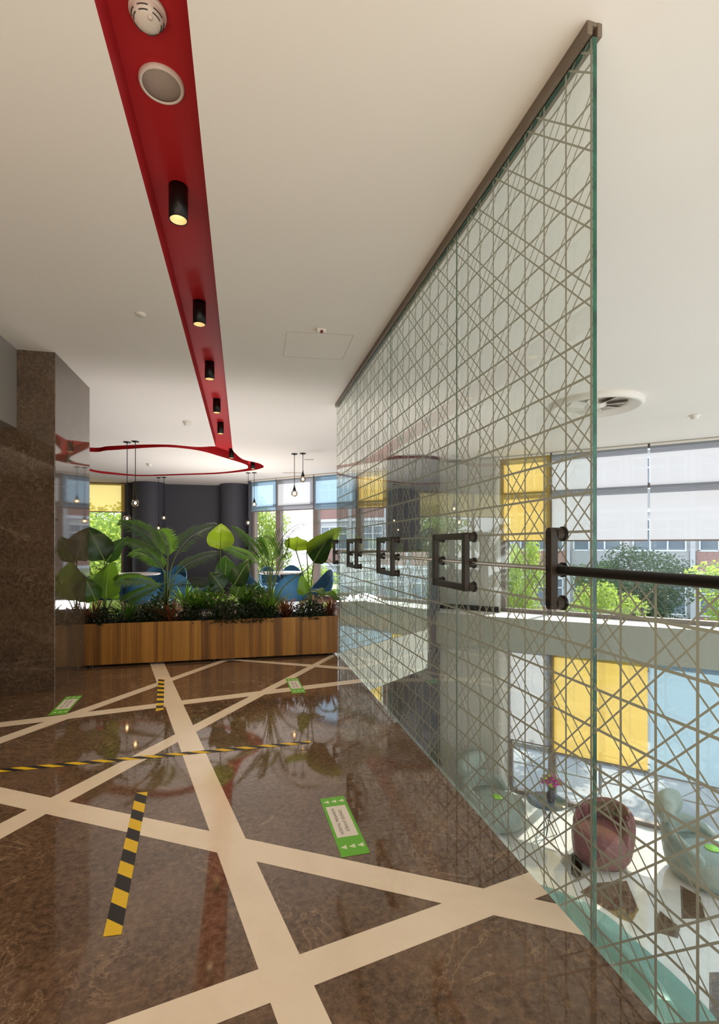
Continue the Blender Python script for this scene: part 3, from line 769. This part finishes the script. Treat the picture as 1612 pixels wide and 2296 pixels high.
def frond(base, ctrl, tip, width, n=30, droop=.35, taper=1.0):
    base, ctrl, tip = V(base), V(ctrl), V(tip); mb = MB(); rach = []
    for i in range(17):
        s = i / 16; rach.append(base * (1 - s) ** 2 + ctrl * (2 * s * (1 - s)) + tip * s * s)
    for i in range(n):
        s = .16 + .84 * i / (n - 1)
        p = base * (1 - s) ** 2 + ctrl * (2 * s * (1 - s)) + tip * s * s
        d = ((ctrl - base) * (1 - s) + (tip - ctrl) * s).normalized()
        side = d.cross(V((0, -.45, 1))).normalized(); up = side.cross(d).normalized()
        ll = width * (math.sin(PI * min(1, .12 + .86 * s)) ** .6) * random.uniform(1.05, 1.3)
        for sg in (-1, 1):
            dr = (d * .85 + side * sg * .75 + up * .25).normalized()
            e = p + dr * ll + V((0, 0, -droop * ll)); m = p + dr * ll * .55 + V((0, 0, -droop * ll * .22))
            wv = d.cross(dr).cross(dr).normalized() * (.0056 + .002 * (1 - s))
            tw = up * .003 * sg
            mb.add([p, m + wv + tw, e, m - wv - tw], [(0, 1, 2, 3)])
    return mb, rach
def palm(lab, root, fronds, group, name='palm_plant'):
    r = V(root); t = thing(name, lab, 'plant', r, 0, group)
    for (b, c, e, w, m) in fronds:
        B, C_, E_ = V(b) - r, V(c) - r, V(e) - r
        fm, rach = frond(B, C_, E_, w)
        f = obj('frond', fm, m, t)
        obj('stalk', MB().tube(catmull([V((0, 0, 0)), V((B.x * .3, B.y * .3, B.z * .6)), B], 4)[:-1] + rach, [.007] * 8 + [.006 - .0045 * i / 16 for i in range(17)], 5), 'stem_green', f)
    return t
palm('feathery palm left of mid planter with fronds arching both ways', (LP(372, 1390, Yp).x, Yp, SZ), [
    (LP(374, 1268, Yp), LP(350, 1190, Yp - .05), LP(272, 1172, Yp - .1), .26, 'palm_green'),
    (LP(385, 1268, Yp), LP(410, 1195, Yp), LP(482, 1178, Yp), .25, 'palm_green'),
    (LP(368, 1285, Yp), LP(345, 1228, Yp - .1), LP(285, 1214, Yp - .2), .22, 'palm_green'),
    (LP(372, 1292, Yp), LP(352, 1240, Yp + .1), LP(300, 1236, Yp + .15), .20, 'palm_green'),
    (LP(372, 1325, Yp), LP(325, 1290, Yp - .15), LP(262, 1302, Yp - .2), .22, 'palm_light'),
    (LP(385, 1300, Yp), LP(415, 1252, Yp), LP(492, 1240, Yp - .05), .20, 'palm_green'),
    (LP(380, 1318, Yp), LP(420, 1295, Yp - .1), LP(478, 1308, Yp - .15), .18, 'palm_green'),
    (LP(376, 1262, Yp), LP(378, 1215, Yp + .05), LP(360, 1190, Yp + .1), .2, 'palm_light'),
    (LP(392, 1300, Yp), LP(300, 1330, Yp - .1), LP(285, 1345, Yp - .2), .16, 'palm_light')], 'feathery palms in the planter')
palm('feathery palm right of mid planter with one frond arching over to the right', (LP(605, 1385, Yp).x, Yp, SZ), [
    (LP(608, 1272, Yp), LP(630, 1160, Yp - .06), LP(712, 1172, Yp - .12), .24, 'palm_green'),
    (LP(598, 1268, Yp), LP(570, 1222, Yp), LP(522, 1182, Yp - .05), .17, 'palm_green'),
    (LP(590, 1276, Yp), LP(560, 1240, Yp + .1), LP(505, 1228, Yp + .12), .18, 'palm_green'),
    (LP(612, 1275, Yp), LP(612, 1225, Yp + .05), LP(590, 1205, Yp + .15), .20, 'palm_green'),
    (LP(620, 1295, Yp), LP(640, 1232, Yp + .05), LP(692, 1240, Yp + .1), .17, 'palm_green'),
    (LP(604, 1270, Yp), LP(590, 1230, Yp - .1), LP(578, 1212, Yp - .2), .18, 'palm_light'),
    (LP(625, 1268, Yp), LP(640, 1225, Yp - .05), LP(648, 1205, Yp - .1), .16, 'palm_green'),
    (LP(690, 1275, Yp), LP(720, 1235, Yp), LP(758, 1282, Yp - .06), .15, 'palm_green')], 'feathery palms in the planter')

def spiky(name, lab, root, n, L, w, m, group, spread=1.0, droop=.25, up=.75):
    r = V(root); t = thing(name, lab, 'plant', r, 0, group); mb = MB()
    for k in range(n):
        a = random.uniform(0, 2 * PI); e = random.uniform(.25, 1) * spread
        d = V((math.cos(a) * e, math.sin(a) * e, up * random.uniform(.7, 1.2))).normalized(); l = L * random.uniform(.65, 1.05)
        s = d.cross(V((0, 0, 1))).normalized() * w * .5; b = V((math.cos(a), math.sin(a), 0)) * .012 + V((0, 0, random.uniform(0, L * .35)))
        pts = [b, b + d * l * .4 + V((0, 0, -.02 * droop)), b + d * l * .75 + V((0, 0, -.10 * droop * l / .3)), b + d * l + V((0, 0, -.26 * droop * l / .3))]
        ws = [.5, 1, .7, .04]
        mb.grid([[p - s * q, p + V((0, 0, -.15 * w)), p + s * q] for p, q in zip(pts, ws)])
    obj('foliage', mb, m, t); obj('stem', MB().tube([(0, 0, -.01), (0, 0, L * .4)], .012, 6), 'bark', t)
    return t
def shrub(name, lab, root, n, R, H, lw, m, group):
    r = V(root); t = thing(name, lab, 'plant', r, 0, group); mb = MB(); st = MB()
    for k in range(n):
        a = random.uniform(0, 2 * PI); q = R * math.sqrt(random.random()); z = H * random.uniform(.1, 1) * (1 - .45 * (q / R) ** 2)
        c = V((q * math.cos(a), min(.17, max(-.17, q * math.sin(a))), z)); d = V((random.uniform(-1, 1), random.uniform(-1, 1), random.uniform(-.3, .9))).normalized()
        s = d.cross(V((random.uniform(-1, 1), random.uniform(-1, 1), 1))).normalized() * lw * .35
        mb.add([c, c + d * lw * .5 + s, c + d * lw, c + d * lw * .5 - s], [(0, 1, 2, 3)])
    for k in range(9):
        a = random.uniform(0, 2 * PI); st.tube([(0, 0, -.01), (R * .3 * math.cos(a), R * .15 * math.sin(a), H * .4), (R * .7 * math.cos(a), R * .25 * math.sin(a), H * .75)], .004, 4)
    obj('foliage', mb, m, t); obj('stems', st, 'bark', t); return t
def px_x(px, dy=0): return LP(px, 1390, Yp + dy).x
cg = 'spiky red-leaved cordylines in the planter'
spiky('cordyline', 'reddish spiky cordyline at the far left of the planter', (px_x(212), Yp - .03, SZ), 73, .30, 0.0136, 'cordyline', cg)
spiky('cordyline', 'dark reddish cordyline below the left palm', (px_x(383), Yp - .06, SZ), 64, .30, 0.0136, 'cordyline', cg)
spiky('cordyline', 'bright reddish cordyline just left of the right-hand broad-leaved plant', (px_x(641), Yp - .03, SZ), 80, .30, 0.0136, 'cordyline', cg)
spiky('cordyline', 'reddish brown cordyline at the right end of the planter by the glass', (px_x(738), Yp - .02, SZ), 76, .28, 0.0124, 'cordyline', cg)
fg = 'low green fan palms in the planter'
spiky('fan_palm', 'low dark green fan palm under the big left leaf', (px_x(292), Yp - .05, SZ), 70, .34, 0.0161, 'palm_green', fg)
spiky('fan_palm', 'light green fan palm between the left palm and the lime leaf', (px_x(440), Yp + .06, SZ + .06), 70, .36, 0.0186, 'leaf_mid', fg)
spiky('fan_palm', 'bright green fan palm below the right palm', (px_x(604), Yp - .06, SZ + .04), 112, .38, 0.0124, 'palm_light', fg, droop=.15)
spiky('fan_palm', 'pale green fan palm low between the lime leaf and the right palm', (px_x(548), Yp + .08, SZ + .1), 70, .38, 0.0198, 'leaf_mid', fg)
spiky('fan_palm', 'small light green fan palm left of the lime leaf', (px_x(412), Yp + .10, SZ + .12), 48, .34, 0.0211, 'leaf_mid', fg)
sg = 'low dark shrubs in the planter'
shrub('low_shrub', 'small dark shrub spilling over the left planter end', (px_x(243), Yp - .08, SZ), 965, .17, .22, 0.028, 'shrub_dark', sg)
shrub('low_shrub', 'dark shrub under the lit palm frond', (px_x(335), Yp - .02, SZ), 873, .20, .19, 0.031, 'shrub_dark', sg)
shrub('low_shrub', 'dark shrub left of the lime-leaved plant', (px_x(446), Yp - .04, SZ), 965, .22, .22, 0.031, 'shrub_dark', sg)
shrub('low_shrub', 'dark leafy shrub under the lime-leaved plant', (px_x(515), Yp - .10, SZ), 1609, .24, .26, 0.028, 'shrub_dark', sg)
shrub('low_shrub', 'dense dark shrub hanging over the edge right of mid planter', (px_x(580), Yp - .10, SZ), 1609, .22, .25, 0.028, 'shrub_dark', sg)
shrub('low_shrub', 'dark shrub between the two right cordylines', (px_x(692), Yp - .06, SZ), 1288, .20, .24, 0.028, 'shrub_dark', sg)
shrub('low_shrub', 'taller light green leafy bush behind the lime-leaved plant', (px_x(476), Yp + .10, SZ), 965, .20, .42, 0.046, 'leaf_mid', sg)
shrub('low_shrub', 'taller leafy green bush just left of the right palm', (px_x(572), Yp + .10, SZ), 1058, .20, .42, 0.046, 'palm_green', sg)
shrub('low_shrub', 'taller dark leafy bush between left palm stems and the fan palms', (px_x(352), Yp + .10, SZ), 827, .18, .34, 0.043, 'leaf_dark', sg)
t = thing('price_card', 'small black card with white slanted stripes among the planter leaves', 'card', (LP(462, 1378, PY + .06).x, PY + .07, SZ))
cz = LP(462, 1376, PY + .07).z - SZ
obj('card', MB().box((-.08, 0, .0), (.10, .006, cz + .05)), 'black_board', t)
mb = MB()
for k in range(6): mb.add([(-.055 + k * .02, -.001, cz - .022), (-.045 + k * .02, -.001, cz - .022), (-.030 + k * .02, -.001, cz + .025), (-.040 + k * .02, -.001, cz + .025)], [(0, 1, 2, 3)])
obj('stripes', mb, 'sticker_white', t)

# ------------------------------------------------------------------ dining area behind the planter
def blue_chair(lab):
    t = thing('dining_chair', lab, 'chair', (0, 0, 0), 0, 'blue upholstered chairs behind the planter')
    rows = []
    for z, rr, dz in ((.40, .235, 0), (.50, .265, 0), (.62, .275, 0), (.74, .265, 0), (.815, .235, 0)):
        k = (z - .40) / .415; half = (1.65 - .75 * k ** 1.6)
        row = []
        for j in range(17):
            a = -PI / 2 - half + 2 * half * j / 16
            zz = z - (.16 * k * abs((j - 8) / 8) ** 2.2)
            row.append(V((rr * math.cos(a), rr * .95 * math.sin(a) + .02 - .05 * k, zz)))
        rows.append(row)
    mb = MB(); mb.grid(rows)
    o = obj('backrest', mb, 'blue_fabric', t); md = o.modifiers.new('solid', 'SOLIDIFY'); md.thickness = .035; md.offset = 0
    md = o.modifiers.new('sub', 'SUBSURF'); md.levels = 1; md.render_levels = 1
    obj('seat', MB().lathe([(0, .385), (.21, .385), (.232, .40), (.235, .44), (.22, .465), (.12, .475), (0, .476)], 28), 'blue_fabric', t)
    for sx in (-1, 1):
        for sy in (-1, 1): obj('leg', MB().tube([(sx * .15, sy * .15, .395), (sx * .22, sy * .22, 0)], [.016, .010], 8), 'oak', t)
    return t
def cafe_table(lab):
    t = thing('dining_table', lab, 'table', (0, 0, 0), 0, 'round white tables behind the planter')
    obj('table_top', MB().lathe([(0, .722), (.40, .722), (.42, .73), (.42, .745), (.41, .75), (0, .75)], 36), 'table_white', t)
    obj('pedestal', MB().tube([(0, 0, .02), (0, 0, .724)], .03, 12), 'black_metal', t)
    obj('foot_plate', MB().lathe([(0, .018), (.22, .012), (.23, 0)], 28), 'black_metal', t)
    return t
def fl(px, d):
    tt = (px - CX) / F; return (d * (tt * CT + ST), d * (CT - tt * ST), 0)
ch = blue_chair('blue chair with its back to the planter, right of the right palm'); ch.location = fl(652, 7.75)
for px, d, rz, lab in ((656, 10.6, PI, 'far blue chair facing the camera beyond the right white table'), (712, 8.75, PI / 2 + .3, 'rightmost blue chair, side on beside the glass'),
                       (612, 10.1, PI + .5, 'blue chair behind the right white table, left of the far one'), (580, 8.9, -PI / 2 + .3, 'blue chair left of the right white table'),
                       (248, 7.95, .2, 'leftmost blue chair, mostly behind the large left leaf'), (322, 7.4, -.1, 'blue chair behind the lit palm frond'),
                       (394, 7.8, .1, 'blue chair behind the left palm stems'), (345, 10.2, PI, 'far blue chair seen above the left palm frond'), (388, 10.7, PI - .4, 'far blue chair right of the left palm stems'),
                       (458, 8.9, PI / 2, 'blue chair at the right of the left tables')):
    dup(ch, fl(px, d), rz, lab)
tb = cafe_table('round white table among the blue chairs at right'); tb.location = fl(632, 9.2)
dup(tb, fl(303, 8.75), 0, 'round white table behind the left palm and the large left leaf')

# ------------------------------------------------------------------ lower lobby furniture
def lowpt(px, py): return at_z(px, py, LOW)
def tub_shell(r, h_back, h_front, half, thick, sq=.95):
    rows = []
    for k in range(7):
        s = k / 6; row = []
        for j in range(25):
            u = (j - 12) / 12; a = -PI / 2 + u * half
            top = h_front + (h_back - h_front) * max(0, math.cos(u * PI / 2)) ** .8
            z = .06 + (top - .06) * s; rr = r * (.86 + .16 * math.sin(s * PI * .62))
            row.append(V((rr * math.cos(a), rr * sq * math.sin(a), z)))
        rows.append(row)
    return rows
p = lowpt(1352, 1925)
t = thing('tub_armchair', 'dusty pink tub armchair with channelled back on the lobby floor below', 'armchair', p, 1.99)
o = obj('back_shell', MB().grid(tub_shell(.42, .76, .47, 1.92, .1)), 'pink_fabric', t)
md = o.modifiers.new('solid', 'SOLIDIFY'); md.thickness = .10; md.offset = -1
md = o.modifiers.new('sub', 'SUBSURF'); md.levels = 2; md.render_levels = 2
mb = MB(); mb.lathe([(0, .05), (.32, .05), (.37, .10), (.39, .28), (.39, .40), (.365, .46), (.2, .495), (0, .50)], 32, (0, .07, 0), sy=1.04)
obj('seat', mb, 'pink_fabric', t)
mb = MB()
for k in range(9):
    a = -PI / 2 + (k - 4) * .33; rr = .335
    mb.tube([(rr * .93 * math.cos(a), rr * .93 * math.sin(a), .46), (rr * math.cos(a), rr * .97 * math.sin(a), .61), (rr * 1.06 * math.cos(a), rr * 1.02 * math.sin(a), .70 - .02 * abs(k - 4))], [.05, .066, .06], 10)
obj('channelled_padding', mb, 'pink_fabric', t, sub=1)
obj('plinth', MB().lathe([(0, 0), (.30, 0), (.31, .05), (0, .05)], 28), 'black_metal', t)
def mint_chair(lab, p, rz):
    t = thing('lounge_armchair', lab, 'armchair', p, rz, 'mint green lounge armchairs on the lobby floor')
    o = obj('shell', MB().grid(tub_shell(.46, .72, .46, 1.95, .1, .98)), 'mint_fabric', t)
    md = o.modifiers.new('solid', 'SOLIDIFY'); md.thickness = .13; md.offset = -1
    md = o.modifiers.new('sub', 'SUBSURF'); md.levels = 2; md.render_levels = 2
    obj('seat', MB().lathe([(0, .04), (.40, .04), (.445, .10), (.46, .26), (.45, .37), (.40, .42), (.2, .435), (0, .44)], 36, (0, .10, 0), sy=1.08), 'mint_fabric', t)
    # head bolster rolled over the top of the back
    rows = []
    for i in range(13):
        s = i / 12; a = -PI / 2 + (s - .5) * 1.75; c = V((.41 * math.cos(a), .40 * math.sin(a), .84)); k = math.sqrt(max(0, 1 - (2 * s - 1) ** 2)) ** .5
        rad = V((math.cos(a), math.sin(a), 0))
        rows.append([c + rad * (.15 * k * math.cos(b * PI / 6)) + V((0, 0, .20 * k * math.sin(b * PI / 6))) for b in range(12)])
    obj('head_bolster', MB().grid(rows, closed=True), 'mint_fabric', t, sub=1)
    obj('seat_sticker', MB().lathe([(0, .452), (.085, .449), (.09, .446)], 20, (0, .16, 0)), 'lime_paper', t, label='lime green round sticker')
    return t
m1 = mint_chair('large mint green armchair with rolled head bolster at the right edge of the lobby', lowpt(1566, 1962), -2.59)
dup(m1, lowpt(1096, 1838), -2.62, 'mint green armchair far left of the lobby beside the pale column')
p = lowpt(1226, 1866)
t = thing('side_table', 'round dark glass side table with crossed black legs carrying flowers', 'table', p)
obj('table_top', MB().lathe([(0, .49), (.30, .49), (.31, .497), (.30, .505), (0, .505)], 40), 'smoke_glass', t)
for k in range(4):
    a = k * PI / 2 + .4; obj('leg', MB().tube([(.16 * math.cos(a), .16 * math.sin(a), .492), (-.15 * math.cos(a + .5), -.15 * math.sin(a + .5), 0)], .010, 8), 'black_metal', t)
fx = p + V((.06, -.02, .505))
t = thing('flower_vase', 'dark vase with a bunch of magenta, orange and lime flowers on the lobby table', 'flowers', fx)
obj('vase', MB().lathe([(0, 0), (.05, 0), (.07, .04), (.065, .11), (.045, .17), (.05, .19)], 24), 'vase', t)
fl_m = {m: MB() for m in ('petal_magenta', 'petal_orange', 'petal_lime')}; stems = MB()
for k in range(70):
    d = V((random.gauss(0, 1), random.gauss(0, 1), abs(random.gauss(0, .9)) + .1)).normalized(); c = V((0, 0, .27)) + d * random.uniform(.10, .16)
    m = random.choice(['petal_magenta', 'petal_magenta', 'petal_orange', 'petal_lime'])
    fl_m[m].lathe([(.0, -.02), (.022, -.008), (.026, .006), (.014, .018), (0, .02)], 7, c)
    if k % 4 == 0: stems.tube([(0, 0, .12), c], .003, 4)
for m, b in fl_m.items(): obj('blossoms', b, m, t, label={'petal_magenta': 'magenta blossoms', 'petal_orange': 'orange red blossoms', 'petal_lime': 'lime green blossoms'}[m])
obj('stems', stems, 'stem_green', t)
# crescent sofa under the glass edge
inner = [lowpt_ for lowpt_ in []]
seat_px = [(1232, 1985), (1300, 2010), (1372, 2052), (1440, 2112), (1520, 2182), (1600, 2262), (1660, 2345)]
outer = [at_z(x, y, LOW + .42) for x, y in seat_px]
outer = catmull(outer, 6)
t = thing('curved_sofa', 'long curved teal sofa directly under the glass edge in the lobby', 'sofa', (outer[20].x, outer[20].y, LOW))
def offs(pts, k):
    out = []
    for i, p in enumerate(pts):
        d = (pts[min(i + 1, len(pts) - 1)] - pts[max(i - 1, 0)]).normalized(); n = V((-d.y, d.x, 0))
        if n.x > 0: n = -n
        out.append(p + n * k)
    return out
def loft(pts, prof):   # prof: list of (inward offset, z)
    rows = [[] for _ in pts]
    for k, z in prof:
        for i, p in enumerate(offs(pts, k)): rows[i].append(V((p.x, p.y, LOW + z)) - V(t.location))
    return rows
mb = MB(); R_ = loft(outer, [(.06, .05), (.0, .12), (.0, .34), (.05, .42), (.42, .43), (.50, .38), (.50, .05)]); mb.grid(R_)
mb.add(R_[0], [tuple(range(7))]); mb.add(R_[-1], [tuple(reversed(range(7)))])
obj('seat', mb, 'teal_fabric', t)
mb = MB(); R_ = loft(outer, [(.46, .05), (.46, .40), (.50, .68), (.56, .76), (.66, .77), (.74, .70), (.76, .40), (.74, .05)]); mb.grid(R_)
mb.add(R_[0], [tuple(range(8))]); mb.add(R_[-1], [tuple(reversed(range(8)))])
obj('backrest', mb, 'teal_fabric', t)
obj('plinth', MB().grid(loft(outer, [(.10, .052), (.10, 0), (.70, 0), (.70, .052)])), 'black_metal', t)

# ------------------------------------------------------------------ outside
GZ = LOW - .12
struct('ground', MB().prism([(-40, -10), (60, -10), (60, 70), (-40, 70)], GZ - .4, GZ), 'asphalt', label='grey street outside')
nq = V((1, 1, 0)).normalized(); up_ = V((1, -1, 0)).normalized()
def PQ(p, q, z=0): v = up_ * p + nq * q; v.z = z; return v
mb = MB(); c = PQ(0, 12.6, GZ + .05); mb.obox(c, up_ * 22, nq * .8, (0, 0, .06)); struct('trim_4', mb, 'pavement', label='pale kerb along the street')
for i in range(5):   # low metal railing in five lengths
    p0 = -5.0 + i * 2.6; t = thing('street_railing', ['railing length outside left of the yellow lower blind', 'railing length outside under the white lower blind', 'railing length outside under the yellow lower blind', 'railing length outside below the blue lower blind', 'railing length outside at the far right edge'][i], 'railing', PQ(p0, 10.45, GZ), -PI / 4, 'low street railings')
    mb = MB()
    for z in (.22, .72): mb.tube([(-1.25, 0, z), (1.25, 0, z)], .018, 6)
    obj('rail', mb, 'fence_metal', t)
    for x in (-1.25, 1.25): obj('post', MB().tube([(x, 0, -.01), (x, 0, .78)], .03, 8), 'fence_metal', t)
    mb = MB()
    for k in range(4):
        x = -1.25 + k * .625; mb.tube([(x, 0, .22), (x + .625, 0, .72)], .009, 5); mb.tube([(x + .625, 0, .22), (x, 0, .72)], .009, 5)
        mb.tube([(x + .31, 0, .22), (x + .31, 0, .72)], .009, 5)
    obj('lattice', mb, 'fence_metal', t)

# apartment block across the street (each window and panel its own part)
def block(lab, p0, p1, q, floors, bay, zb=GZ, roof=True):
    t = thing('apartment_block', lab, 'building', PQ(p0, q, zb), -PI / 4)
    W = p1 - p0; FH = 3.0; H = floors * FH + .6
    obj('wall', MB().box((0, .3, -.05), (W, 9, H)), 'plaster', t)
    nb = int(W / bay)
    wf = MB().box((-.82, -.06, 0), (.82, .02, 1.55)); wf_me = None
    pil = MB()
    for k in range(nb + 1): pil.box((k * bay - .10, .12, 0), (k * bay + .10, .30, H))
    obj('pilasters', pil, 'plaster', t)
    bands = MB()
    for f in range(floors + 1): bands.box((0, .16, f * FH + .30), (W, .30, f * FH + .48))
    obj('floor_bands', bands, 'window_frame_white', t)
    fm = MB(); w2, h2 = bay * .40, 1.5
    for x in (-w2, -w2 / 3, w2 / 3, w2): fm.box((x - .035, -.07, 0), (x + .035, .02, h2))
    for z in (0, h2 * .68, h2): fm.box((-w2 - .035, -.07, z - .035), (w2 + .035, .02, z + .035))
    fme = fm.mesh('window', 'window_frame_white')
    gme = MB().box((-w2, -.02, 0), (w2, .01, h2)).mesh('pane', 'window_glass_dark')
    bme = MB().box((-bay * .45, -.05, 0), (bay * .45, .02, 1.0)).mesh('brick_panel', 'brick')
    gme2 = MB().box((-bay * .45, -.05, 0), (bay * .45, .02, 1.0)).mesh('spandrel', 'plaster_grey')
    for f in range(floors):
        for k in range(nb):
            x = (k + .5) * bay; z = f * FH + 1.45
            o = link(bpy.data.objects.new('window', fme), t); o.location = (x, .29, z)
            g_ = link(bpy.data.objects.new('pane', gme), o)
            bk = (k + f * 0) % 4 in (0, 1)
            o = link(bpy.data.objects.new('brick_panel' if bk else 'spandrel', bme if bk else gme2), t); o.location = (x, .29, f * FH + .45)
    return t
block('long white apartment block with brick panels across the street', -20.5, 6.5, 27.5, 3, 2.7)
block('nearer white apartment block seen at the right through the glass', 8.4, 21.6, 24.0, 3, 2.6)

def leaf_cloud(mb, c, rx, rz, n, lw):
    for k in range(n):
        d = V((random.gauss(0, 1), random.gauss(0, 1), random.gauss(0, 1))).normalized(); q = random.random() ** .45
        p = c + V((d.x * rx * q, d.y * rx * q, d.z * rz * q)); a = V((random.uniform(-1, 1), random.uniform(-1, 1), random.uniform(-.6, .8))).normalized()
        s = a.cross(V((random.uniform(-1, 1), random.uniform(-1, 1), random.uniform(-1, 1)))).normalized() * lw * .42
        mb.add([p, p + a * lw * .5 + s, p + a * lw, p + a * lw * .5 - s], [(0, 1, 2, 3)])
def make_tree_mesh(h, r, seed, lw, n=9500):
    random.seed(seed); mb = MB(); tr = MB()
    tr.tube([(0, 0, -.1), (.06, .03, h * .3), (0, .08, h * .62)], [.14, .11, .06], 8)
    m = 15
    for k in range(m):
        a = k * 2.4; zz = h * (.38 + .58 * k / m); rr = r * .62 * math.sin(PI * min(1, (.25 + .72 * (1 - k / m)))) * random.uniform(.6, 1.1)
        c = V((rr * math.cos(a), rr * math.sin(a), zz)); leaf_cloud(mb, c, r * random.uniform(.34, .5), r * random.uniform(.24, .36), n // m, lw)
        tr.tube([(0, .05, h * .45), c * .6 + V((0, 0, h * .2)), c], [.05, .03, .012], 5)
    return mb, tr
tm = {}
for key, (h, r, sd, lw, m) in {'light': (6.0, 2.0, 3, .12, 'tree_light'), 'mid': (6.2, 2.1, 5, .115, 'tree_mid'), 'dark': (5.6, 2.1, 8, .105, 'tree_dark')}.items():
    a, b = make_tree_mesh(h, r, sd, lw); tm[key] = (a.mesh('foliage', m), b.mesh('trunk', 'bark'))
def tree(lab, key, px, d, top_py, rz, wide=1.0):
    x, y, _ = fl(px, d); H0 = {'light': 6.0, 'mid': 6.2, 'dark': 5.6}[key]
    sc = (HE + (HY - top_py) / F * d - GZ) / (H0 * 1.02)
    t = thing('street_tree', lab, 'tree', (x, y, GZ), rz, 'trees outside the windows'); t.scale = (sc * wide, sc * wide, sc)
    link(bpy.data.objects.new('foliage', tm[key][0]), t); link(bpy.data.objects.new('trunk', tm[key][1]), t)
tree('bright green tree outside the far-left window', 'light', 214, 19.5, 1112, .3, 1.15)
tree('mid green tree outside the far-left window, closer to the black wall', 'mid', 262, 27.0, 1135, 1.2, .9)
tree('slender light green tree between the far window mullions', 'light', 592, 19.5, 1110, 2.0, .5)
tree('low bright bush-like tree behind the blue chairs', 'light', 692, 15.5, 1262, 2.6, 1.2)
tree('light green tree outside under the yellow upper blind', 'light', 1165, 13.6, 1205, 4.0, .42)
tree('dark green tree outside in the middle of the right windows', 'dark', 1445, 18.5, 1224, .9, 1.15)
tree('bright yellow-green tree outside at the right edge', 'light', 1700, 12.6, 1222, 5.2, 1.0)
tree('bright low tree outside just right of the near glass edge', 'light', 1350, 12.6, 1300, 1.9, .8)
tree('mid green tree behind the dark tree', 'mid', 1330, 21.5, 1255, 3.1, .8)
tree('green tree seen through the glass left of the pale wall', 'mid', 990, 15.5, 1150, .2, .6)

# ------------------------------------------------------------------ light
w = bpy.data.worlds.new('World'); SC.world = w; w.use_nodes = True; nt = w.node_tree
bg = nt.nodes['Background']; tc = nt.nodes.new('ShaderNodeTexCoord'); sx = nt.nodes.new('ShaderNodeSeparateXYZ'); rp = nt.nodes.new('ShaderNodeValToRGB')
nt.links.new(tc.outputs['Generated'], sx.inputs[0]); nt.links.new(sx.outputs[2], rp.inputs[0]); nt.links.new(rp.outputs[0], bg.inputs[0])
rp.color_ramp.elements[0].color = (.95, .97, 1, 1); rp.color_ramp.elements[1].color = (.62, .78, 1, 1); rp.color_ramp.elements[1].position = .7
bg.inputs[1].default_value = 3.0
def light(name, typ, loc, energy, color, rot=(0, 0, 0), **kw):
    l = bpy.data.lights.new(name, typ); l.energy = energy; l.color = color
    for k, v in kw.items(): setattr(l, k, v)
    o = link(bpy.data.objects.new(name, l)); o.location = loc; o.rotation_euler = rot; return o
el = math.radians(33); az = math.radians(45 - 12)   # sun stands beyond the facade
sd = V((math.cos(az) * math.cos(el), math.sin(az) * math.cos(el), math.sin(el)))
o = light('sun', 'SUN', (20, 20, 20), 8.0, (1, .95, .86), angle=.012); o.rotation_euler = sd.to_track_quat('Z', 'Y').to_euler()
# unseen fill lights added to brighten the room, lobby and dining area
light('fill_rear', 'AREA', (-.2, -2.8, 2.6), 70, (1, .80, .58), (math.radians(40), 0, 0), shape='RECTANGLE', size=3.0, size_y=1.5)  # added fill from behind the camera, no fixture there
light('fill_bounce', 'AREA', (-1.0, -1.3, .15), 135, (1, .82, .62), (PI, 0, 0), shape='RECTANGLE', size=4, size_y=3)  # added uplight imitating floor bounce onto the near ceiling
light('fill_lobby', 'AREA', (.4, 3.2, -.64), 45, (1, .95, .88), (0, math.radians(-38), 0), shape='RECTANGLE', size=1.0, size_y=5)  # added fill hidden under the slab, brightens the lobby
light('fill_dining', 'AREA', (-.2, 6.6, .10), 52, (1, .94, .915), (PI, 0, 0), shape='RECTANGLE', size=2.2, size_y=.8)  # added uplight hidden behind the planter, brightens the ceiling
light('fill_far', 'AREA', (.05, 10.45, .12), 115, (1, .94, .915), (PI, 0, 0), shape='RECTANGLE', size=1.5, size_y=1.5)  # added uplight hidden by the plants, brightens the far ceiling
for px, y, lab in spots[:5]:
    p = at_z(px, y, CEIL + RD)
    light('spot_lamp', 'SPOT', (p.x, p.y, CEIL - .03), 45, (1, .76, .48), (0, 0, 0), spot_size=1.3, spot_blend=.7, shadow_soft_size=.03)

# ------------------------------------------------------------------ camera
cam = bpy.data.cameras.new('camera'); co = link(bpy.data.objects.new('camera', cam)); SC.camera = co
co.location = (0, 0, HE); co.rotation_euler = (PI / 2, 0, -TH)
cam.sensor_fit = 'AUTO'; cam.sensor_width = 36; cam.lens = 36 * F / 2296
cam.shift_x = 0; cam.shift_y = (HY - 1148) / 2296; cam.clip_start = .02; cam.clip_end = 200
SC.view_settings.view_transform = 'Standard'; SC.view_settings.look = 'None'; SC.view_settings.exposure = 0; SC.view_settings.gamma = 1
cy = SC.cycles; cy.use_denoising = True; cy.max_bounces = 9; cy.diffuse_bounces = 5; cy.glossy_bounces = 4; cy.transmission_bounces = 4; cy.transparent_max_bounces = 14
cy.sample_clamp_indirect = 4; cy.caustics_reflective = False; cy.caustics_refractive = False
